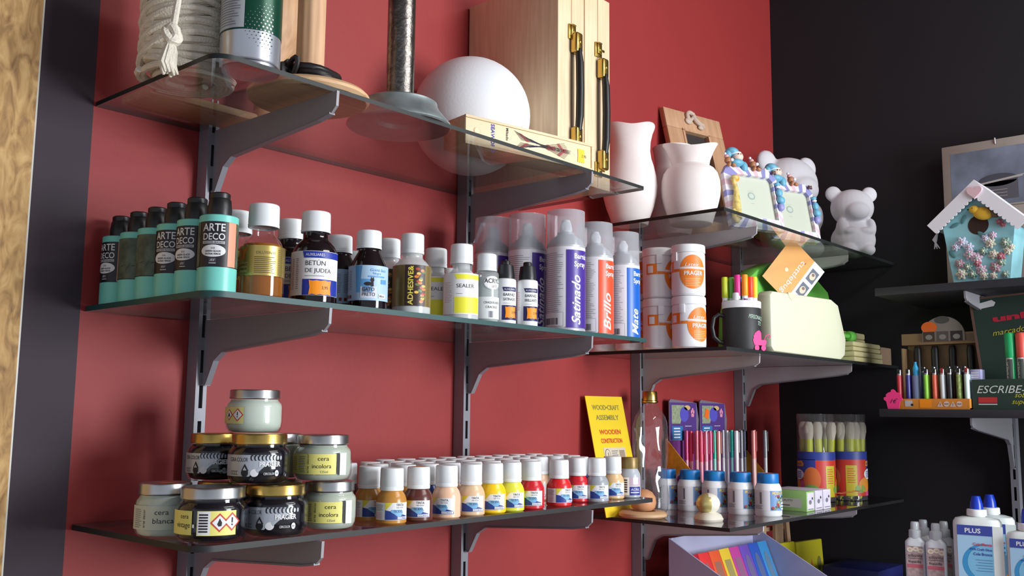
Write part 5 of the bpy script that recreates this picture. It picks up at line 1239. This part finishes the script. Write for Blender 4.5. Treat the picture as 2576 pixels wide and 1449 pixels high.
blob(b, (bc_[0]+.004, -.005, bc_[1]-.002), (.021, .006, .0145), 0, Matrix.Rotation(.35, 4, 'Y')); blob(b, (bc_[0]-.013, -.006, bc_[1]+.009), (.0105, .006, .009), 0); blob(b, (bc_[0]-.024, -.006, bc_[1]+.010), (.004, .002, .0016), 2); blob(b, (bc_[0]+.022, -.004, bc_[1]-.002), (.018, .004, .008), 1, Matrix.Rotation(.65, 4, 'Y')); blob(b, (bc_[0]-.015, -.0115, bc_[1]+.011), .0012, 2)
obj('bird', b, [mat((222, 176, 50), .6), mat((110, 96, 80), .6), INK], t, label='yellow bird with a brown wing')
random.seed(21)
fl = [(2420, 610, 12, 0), (2438, 622, 10, 0), (2405, 622, 9, 0), (2480, 600, 9, 0), (2498, 592, 8, 1), (2492, 612, 11, 2), (2530, 610, 11, 3), (2536, 630, 9, 2), (2440, 640, 12, 1), (2458, 650, 12, 1), (2475, 632, 9, 3), (2500, 640, 10, 2), (2415, 664, 10, 4), (2436, 672, 9, 3), (2420, 690, 12, 2), (2448, 690, 10, 3), (2470, 678, 11, 1), (2476, 694, 9, 2), (2505, 672, 12, 4), (2520, 660, 9, 3), (2530, 690, 8, 3), (2500, 694, 8, 2), (2519, 645, 9, 5), (2515, 558, 7, 5), (2524, 565, 6, 5), (2460, 662, 8, 5), (2545, 622, 7, 2)]
FC = [mat((206, 212, 232), .7), mat((216, 190, 208), .7), mat((216, 216, 196), .7), mat((146, 172, 158), .7), mat((186, 150, 160), .7), mat((186, 110, 122), .7)]
for px, py, r, c in fl:
    q = cu(px, py, X); rr = r*.00112; b = nb(); n_ = 6
    for ring, (rad, hgt) in enumerate(((1, .002), (.62, .005))):
        for k in range(n_):
            a = 2*PI*k/n_+ring*.5+px
            blob(b, (q[0]+rr*rad*.55*math.cos(a), -hgt, q[1]+rr*rad*.55*math.sin(a)), (rr*.48*rad, .0018, rr*.30*rad), 0, Matrix.Rotation(-a, 4, 'Y'), seg=8)
    blob(b, (q[0], -.007, q[1]), (rr*.25, .002, rr*.25), 1, seg=8)
    obj('paper_flower', b, [FC[c], [FC[4], FC[3], FC[4], FC[2], FC[3], FC[4]][c]], t)
b = nb()
for px, py, a in ((2424, 552, 1.2), (2402, 567, .4), (2470, 590, -.7), (2478, 596, -.5), (2450, 640, .9), (2396, 640, 2.2)):
    q = cu(px, py, X); blob(b, (q[0], -.0012, q[1]), (.011, .001, .0045), 0, Matrix.Rotation(-a, 4, 'Y'), seg=12)
obj('paper_leaves', b, mat((80, 130, 136), .6), t)
b = nb(); q = cu(2352, 580, X); 
for k in range(3): tube(b, [(q[0]+.002*k, .02, q[1]+.004), (q[0]-.004-.003*k, .018, q[1]-.018), (q[0]-.008+.006*k, .016, q[1]-.040)], [.002, .003, .001], 6)
obj('ribbon', b, mat((200, 200, 210), .5), t)

# ================================================================= DARK WALL, second board: lighters and marker display
Z = SCZ[1]; X = 1.972
ub = cu(2262, 1015, X)[0]; ue = cu(2439, 1015, X)[0]; zt = cu(2400, 1003, X)[1]
t = cthing('lighter_tray', 'low orange cardboard tray holding upright lighters on the dark wall shelf', 'display tray', X)
b = nb(); box(b, ub, ue, 0, .002, Z, zt); box(b, ub, ue, .058, .060, Z, zt); box(b, ub, ub+.002, .002, .058, Z, zt); box(b, ue-.002, ue, .002, .058, Z, zt); box(b, ub, ue, .002, .058, Z, Z+.003)
obj('tray', b, mat((226, 142, 52), .5, var=.06, scale=30), t)
d = Dec(); mz = (Z+zt)/2; d.rect(ub+.046, mz-.009, ub+.072, mz+.010, ORANGEST, 2); d.rect(ub+.013, mz-.006, ub+.030, mz+.008, mat((200, 196, 196), .5), 1); d.ell(ub+.029, mz-.002, .003, .003, INK, 2, 12)
PKW = mat((226, 200, 190), .5)
for k, kk in enumerate((0, 1, 0, 1)):
    cx = ub+.090+.0135*k
    if kk: d.ell(cx, mz, .0062, .0062, PKW, 1); d.rect(cx-.0045, mz-.0007, cx+.0045, mz+.0007, INK, 2)
    else: d.poly([(cx-.0065, mz-.006), (cx+.0065, mz-.006), (cx, mz+.006)], PKW, 1); d.rect(cx-.0005, mz-.004, cx+.0005, mz+.002, INK, 2)
d.on_flat('print', t, 0)
def lighter(px, c, nm, row=0, h=.074, grp='pocket lighters in the orange tray'):
    u = cu(px, 960, X)[0]; t = thing('lighter', '%s pocket lighter standing in the orange tray' % nm, 'lighter', (X+.018+.020*row, -u, Z+.0033), -PI/2, grp)
    w = .0062; b = nb(); lathe(b, [(0, 0), (.94, 0), (1, .02), (1, .97), (.95, 1), (0, 1)], seg=24, M=Matrix.Diagonal((w, .0100, h, 1))); obj('body', b, c if not isinstance(c, tuple) else mat(c, .35), t)
    b = nb(); lathe(b, [(.92, 0), (.95, .2), (.9, .95), (.7, 1), (0, 1)], seg=20, M=Matrix.Translation((0, 0, h)) @ Matrix.Diagonal((w, .0090, .0125, 1))); obj('metal_hood', b, SILV, t)
    b = nb(); box(b, -.0032, .0032, -.0085, -.003, h+.003, h+.0145, bev=.0012); obj('thumb_button', b, mat((150, 40, 44), .4) if nm in ('white', 'second white') else BLACKP, t)
CAMO = mat((130, 150, 80), .5, var=.6, scale=110, name='camouflage_print')
for px, c, nm in ((2257, (190, 52, 66), 'dark red'), (2279, (40, 40, 120), 'navy blue'), (2325, (140, 214, 60), 'lime green'), (2346, (216, 92, 70), 'orange-red'), (2366, (206, 212, 214), 'white'), (2384, (38, 40, 44), 'black'), (2407, CAMO, 'camouflage-patterned'), (2427, (198, 214, 212), 'second white')): lighter(px, c, nm)
for px, c, nm in ((2311, (60, 110, 110), 'dull teal back-row'), (2336, (90, 40, 50), 'maroon back-row'), (2375, (120, 60, 90), 'plum back-row'), (2395, (80, 84, 50), 'olive back-row'), (2414, (70, 60, 90), 'dusky violet back-row')): lighter(px, c, nm, 1, .080)
u = cu(2297, 960, X)[0]; t = thing('glue_stick', 'translucent grey-blue tube with a bright blue cap among the lighters', 'tube', (X+.019, -u, Z+.0033), -PI/2)
b = nb(); lathe(b, [(0, 0), (.0085, 0), (.0085, .070), (.0075, .073), (0, .073)], seg=24); obj('body', b, mat((110, 120, 156), .4), t); b = nb(); lathe(b, [(.0062, .073), (.0062, .090), (.003, .098), (.0025, .104), (0, .104)], seg=20); obj('cap', b, mat((30, 150, 200), .4), t)
u = cu(2446, 960, X)[0]; t = thing('lighter_refill', 'pale lilac printed carton beside the lighters, partly behind the marker box', 'box', (X+.022, -u, Z), -PI/2)
b = nb(); box(b, -.010, .012, 0, .03, .0003, .088, bev=.001); obj('carton', b, mat((170, 172, 214), .5), t); d = Dec(); d.lines(-.008, .04, .010, .084, 9, PAPER, 1, .4); d.on_flat('print', t, 0)
# cupcake tag
def dots(b, w): pass
pts = [(-.30, 0), (.28, 0), (.36, .40), (.46, .44), (.48, .56), (.40, .62), (.42, .74), (.32, .84), (.16, .88), (.10, .98), (0, 1.04), (-.10, 1.0), (-.12, .90), (-.26, .86), (-.38, .76), (-.38, .64), (-.50, .60), (-.50, .48), (-.38, .40)]
w_ = .043; q = cu(2248, 1029, X-.012)
o = card_tag('cupcake_tag', 'bright pink cupcake-shaped price tag at the corner of the dark shelf', (X-.012, -q[0], Z+.0003), -PI/2, pts, w_)
d = Dec(); d.text('1\u20ac', -.010, .013, .010, INK, 0, shear=.5, w=.02); d.on_flat('handwriting', o, 0)
# kraft display rack behind
X = 2.084
t = cthing('knife_display', 'brown cardboard display rack with a round header and dark pens hanging in it', 'display', X)
uA, uB = cu(2268, 850, X)[0], cu(2473, 850, X)[0]; KR = mat((150, 120, 84), .6, var=.06, scale=20, name='kraft_card')
zA = cu(2300, 866, X)[1]; zB = cu(2300, 840, X)[1]
b = nb(); box(b, uA, uB, 0, .003, zA, zB); box(b, uA+.004, uB, .030, .033, Z, zA); box(b, uA+.002, uA+.005, -.01, .03, Z, zA-.01); box(b, uA, uB, 0, .030, zA-.002, zA); box(b, uB-.003, uB, 0, .03, Z, zA); obj('rack', b, KR, t)
uc = cu(2371, 840, X)[0]; b = nb(); prism(b, [(uc-.046, zB-.02), (uc+.050, zB-.02)]+[(uc+.002+.048*math.cos(a), zB-.006+.044*math.sin(a)) for a in [PI*k/20 for k in range(21)]], -.003, -.001); o = obj('round_header', b, mat((146, 136, 128), .6), t)
d = Dec(); d.ell(uc+.001, zB+.030, .017, .009, mat((90, 86, 84), .6), 1); d.ell(uc-.029, zB+.013, .018, .014, ORANGEST2, 1, 24)
for k in range(3): d.rect(uc-.043+.031*k, zB-.020, uc-.017+.031*k, zB+.003, mat([(80, 56, 46), (96, 86, 80), (50, 44, 44)][k], .6), 2); d.ell(uc-.030+.031*k, zB-.010, .008, .006, mat((150, 146, 140), .6), 3)
d.rect(uB-.035, zA+.004, uB-.012, zB-.006, mat((120, 100, 80), .6), 1)
d.on_flat('print', o, -.003)
for k in range(5):
    t2 = thing('craft_knife', 'dark pen hanging in the brown cardboard rack behind the lighters', 'pen', (X+.018, -(uA+.030+.040*k), Z), -PI/2, 'dark pens hanging in the cardboard rack')
    b = nb(); lathe(b, [(0, .0), (.0065, .0), (.0075, .04), (.0080, .085), (.0060, zA-Z-.008), (0, zA-Z-.006)], seg=18); obj('body', b, mat([(60, 50, 110), (96, 100, 50), (110, 40, 80), (100, 106, 50), (60, 40, 90)][k], .5), t2)
    b = nb(); lathe(b, [(.0085, .084), (.0085, zA-Z-.014), (.006, zA-Z-.0045), (0, zA-Z-.0045)], seg=18); obj('grip', b, BLACKP, t2)
# marker pen display: back board and front box
X = 1.985; GRD = mat((34, 58, 50), .6, name='dark_green_card'); BRN2 = mat((110, 78, 66), .6)
t = cthing('marker_display', 'dark green chalkboard-style marker display box with handwritten lettering at the right edge', 'display', X)
t.location.z = .0004
uF = cu(2446, 990, X)[0]; zF = cu(2446, 955, X)[1]
b = nb(); box(b, uF, uF+.24, 0, .003, Z, zF); box(b, uF, uF+.003, .003, .11, Z, zF); box(b, uF+.237, uF+.24, .003, .11, Z, zF); box(b, uF, uF+.24, .003, .11, Z, Z+.003); box(b, uF+.003, uF+.237, .04, .043, Z, zF-.01); obj('front_box', b, GRD, t)
d = Dec(); d.text('ESCRIBE- BORRA', uF+.008, zF-.030, .017, mat((210, 220, 212), .7), 1, shear=.3, w=.185); d.rect(uF+.012, Z+.014, uF+.050, Z+.026, mat((196, 50, 54), .5), 1); d.rect(uF+.012, Z+.010, uF+.050, Z+.012, PAPER, 1); YC = mat((206, 200, 60), .7)
d.text('sobre', uF+.084, Z+.026, .011, YC, 1, shear=.4); d.text('superficies', uF+.078, Z+.012, .011, YC, 1, shear=.4); d.on_flat('lettering', t, 0)
Xb = .085
b = nb(); ul, zl = cu(2440, 752, X+Xb); ur = ul+.22; ul2 = cu(2478, 955, X+Xb)[0]
prism(b, [(ul2, Z+.003), (ul2+.19, Z+.003), (ur, zl+.012), (ul, zl)], Xb, Xb+.004); prism(b, [(ul-.003, zl-.004), (ul+.002, zl), (ul2+.004, Z+.003), (ul2-.001, Z+.003)], Xb-.001, Xb+.005, 1); prism(b, [(ul, zl-.004), (ur, zl+.008), (ur, zl+.012), (ul, zl)], Xb-.001, Xb+.005, 1)
o = obj('back_board', b, [GRD, BRN2], t)
d = Dec(); d.poly([(ul+.016, zl-.026), (ul+.05, zl-.020), (ul+.054, zl-.012), (ul+.046, zl-.006), (ul+.016, zl-.013), (ul+.012, zl-.018)], PAPER, 1); d.text('uni', ul+.046, zl-.056, .014, mat((200, 30, 60), .5), 1, rot=6, w=.070, bold=.05); d.text('marcador', ul+.044, zl-.088, .013, YC, 1, rot=8, w=.080, shear=.3); d.rect(ul+.074, zl-.104, ul+.100, zl-.098, mat((40, 90, 150), .5), 1); d.text('tiza', ul+.108, zl-.102, .012, mat((150, 160, 156), .6), 1, shear=.3); d.on_flat('lettering', o, Xb)
for px, c, nm in ((2542, (20, 170, 100), 'green'), (2570, (214, 80, 70), 'red')):
    u = cu(px, 900, X+.02)[0]; t2 = thing('chalk_marker', '%s-capped chalk marker standing in the dark green display box' % nm, 'marker pen', (X+.02, -u, Z+.0035), -PI/2, 'chalk markers in the green display')
    b = nb(); lathe(b, [(0, 0), (.0085, 0), (.0088, .118), (0, .118)], seg=24); obj('barrel', b, mat((200, 206, 200), .4), t2); b = nb(); lathe(b, [(.0092, .108), (.0102, .112), (.0108, .158), (.0085, .162), (0, .162)], seg=24); obj('cap', b, mat(c, .4), t2)
    d = Dec(); d.rect(-.006, .05, .006, .105, mat((70, 80, 76), .5), 0); d.text('CHALK', -.003, .055, .006, PAPER, 1, rot=90, w=.045); d.rect(.006, .02, .012, .117, mat(c, .4), 0); d.on_cyl('label', t2, .0089, 0, .003)

# ================================================================= DARK WALL, third board: white glue
Z = SCZ[2]
def flat_bottle(b, w, dth, prof, mi=0, seg=48):
    """superelliptic cross section: prof = (scale, z)"""
    t_ = nb(); rings = []
    for s_, z in prof:
        ring = []
        for i in range(seg):
            a = 2*PI*i/seg; c, n = math.cos(a), math.sin(a); e = .55
            x = math.copysign(abs(c)**e, c)*w*s_[0]; y = math.copysign(abs(n)**e, n)*dth*s_[1]; ring.append(t_.verts.new((x, y, z)))
        rings.append(ring)
    for A_, B_ in zip(rings[:-1], rings[1:]):
        for i in range(seg): t_.faces.new((A_[i], A_[(i+1) % seg], B_[(i+1) % seg], B_[i]))
    t_.faces.new(rings[0][::-1]); t_.faces.new(rings[-1]); merge(b, t_, mi)
def white_glue(k=1.0):
    t = thing('white_glue_bottle', 'x', 'bottle'); w, dp = .0470*k, .027*k; H1 = .190*k
    b = nb(); flat_bottle(b, w, dp, [((.93, .9), 0), ((.99, .98), .003), ((1, 1), .01), ((1, 1), H1*.90), ((.985, .97), H1*.94), ((.90, .9), H1*.975), ((.62, .72), H1*.995), ((.45, .6), H1)])
    lathe(b, [(.017*k, H1-.002), (.017*k, H1+.006)], seg=32); obj('bottle_body', b, mat((232, 240, 238), .35, name='white_glue_plastic'), t)
    b = nb(); lathe(b, [(.0195*k, H1+.002), (.0200*k, H1+.003), (.0195*k, H1+.0155), (.018*k, H1+.017), (0, H1+.018)], seg=60); obj('collar', b, WHITE, t)
    b = nb(); lathe(b, [(.0135*k, H1+.017), (.0125*k, H1+.030), (.0095*k, H1+.042), (.0080*k, H1+.047), (0, H1+.048)], seg=28); obj('nozzle_cap', b, mat((20, 60, 190), .3, name='blue_nozzle'), t)
    d = Dec(); LB = mat((166, 206, 234), .5); MB_ = mat((58, 150, 206), .5); HB = mat((58, 74, 160), .5)
    x0, x1, zb_, zt_ = -.036*k, .032*k, .030*k, .172*k
    d.rect(x0, zb_, x1, zt_, LB, 0); d.ell(.016*k, .088*k, .044*k, .044*k, MB_, 1, 40); d.ell(.022*k, .090*k, .040*k, .040*k, mat((126, 190, 226), .5), 2, 40); d.rect(x1, zb_, x1+.02*k, zt_, mat((232, 240, 238), .35, name='white_glue_plastic'), 3)
    d.rect(x0, .150*k, x1, zt_, HB, 4); d.text('PLUS', -.006*k, .1555*k, .0105*k, PAPER, 5, 'C', bold=.02)
    d.text('Cola Blanca', x1-.002*k, .128*k, .0060*k, mat((206, 60, 70), .5), 5, 'R', w=.036*k, bold=.02); d.text('PVA Craft Glue', x1-.002*k, .117*k, .0055*k, HB, 5, 'R', w=.042*k, bold=.02); d.text('Cola Branca', x1-.002*k, .1065*k, .0060*k, HB, 5, 'R', w=.036*k, bold=.02)
    for q in range(5): d.rect(x1-.034*k+.004*k*(q % 2), (.096-.006*q)*k, x1-.002*k, (.0965-.006*q)*k+.0005, mat((90, 120, 160), .5), 5)
    d.text('250ml', -.004*k, .052*k, .004*k, INK, 5); d.ell(x1-.006*k, .053*k, .004*k, .004*k, HB, 5, 16)
    d.price(x1-.012*k, .050*k, .026*k, .022*k, ORANGEST, 6)
    d.on_flat('label', t, -dp-.0002); return t
q = at(2462, 1450, 0, 1.985); zg = Z+.0002
g = white_glue(1.02); g.location = (1.985+.008, q.y, zg); g.rotation_euler.z = deg(-82); 
dzt = at(2462, 1246, 0, 1.993).z-zg
kz = dzt/((.190+.048)*1.02)
g.scale = (1, 1, kz)
g['label'] = 'front large white glue bottle with a blue nozzle and blue-headed label'; g['group'] = 'white glue bottles with blue nozzles'
dup(g, (2.062, q.y-.008, zg), deg(-82), 'rear large white glue bottle, directly behind the front one')
sg_ = white_glue(.84); q3 = at(2590, 1449, 0, 1.99); sg_.location = (1.99, q3.y, zg); sg_.rotation_euler.z = deg(-86); sg_.scale = (1, 1, (at(2580, 1288, 0, 1.99).z-zg)/(.238*.84)); sg_['label'] = 'smaller white glue bottle cut off by the right edge of the photo'; sg_['group'] = 'white glue bottles with blue nozzles'
def silicone():
    t = thing('silicone_glue_bottle', 'x', 'bottle'); w, dp, H1 = .0215, .0150, .128
    b = nb(); flat_bottle(b, w, dp, [((.95, .93), 0), ((1, 1), .003), ((1, 1), H1*.90), ((.95, .95), H1*.925), ((.60, .78), H1*.985), ((.5, .7), H1)]); obj('bottle_body', b, mat((226, 230, 236), .3, name='silicone_plastic'), t)
    b = nb(); lathe(b, [(.0130, H1-.003), (.0138, H1, 0, 1), (.0134, H1+.014, 0, 1), (.0095, H1+.017), (.0090, H1+.030), (.0075, H1+.0335), (0, H1+.034)], seg=44, rib=.03); obj('clear_cap', b, mat((214, 220, 226), .2, trans=.15, name='clear_cap_plastic'), t)
    d = Dec(); PB = mat((176, 150, 150), .5, var=.3, scale=120, name='floral_print'); d.rect(-.0175, .012, .0165, .108, PB, 0); CR = mat((226, 216, 200), .5)
    for cx, cz in ((-.010, .100), (.002, .102), (.012, .098), (-.008, .030), (.006, .034)): d.ell(cx, cz, .0065, .0055, CR, 1, 14); d.ell(cx, cz, .0030, .0026, mat((206, 176, 150), .5), 2, 10)
    d.text('silicona', -.015, .084, .0075, INK, 2, w=.030, shear=.3); d.rect(-.015, .0805, .015, .0815, INK, 2); d.text('liquida', -.014, .0715, .0055, INK, 2, w=.026); d.rect(-.0175, .060, .0165, .068, mat((196, 96, 110), .5), 1); d.text('transparente', -.014, .0150, .0042, INK, 3, w=.028, bold=.02)
    d.on_flat('label', t, -dp-.0002); return t
q = at(2306, 1449, 0, 1.985); sl_ = silicone(); sl_.scale = (1, 1, (at(2310, 1312, 0, 1.99).z-zg)/.162)
for i, (px, X_, l) in enumerate(((2306, 1.988, 'front left clear-capped white bottle with a flower label, leftmost of four'), (2358, 1.988, 'front right clear-capped white bottle with a flower label, beside the large glue'), (2327, 2.045, 'rear left clear-capped white bottle, behind the leftmost one'), (2379, 2.045, 'rear right clear-capped white bottle, just left of the large glue'))):
    y = at(px, 1440, 0, X_).y
    if i == 0: sl_.location = (X_, y, zg); sl_.rotation_euler.z = deg(-78); sl_['label'] = l; sl_['group'] = 'clear-capped bottles with flower labels'
    else: dup(sl_, (X_, y, zg), deg(-78), l)
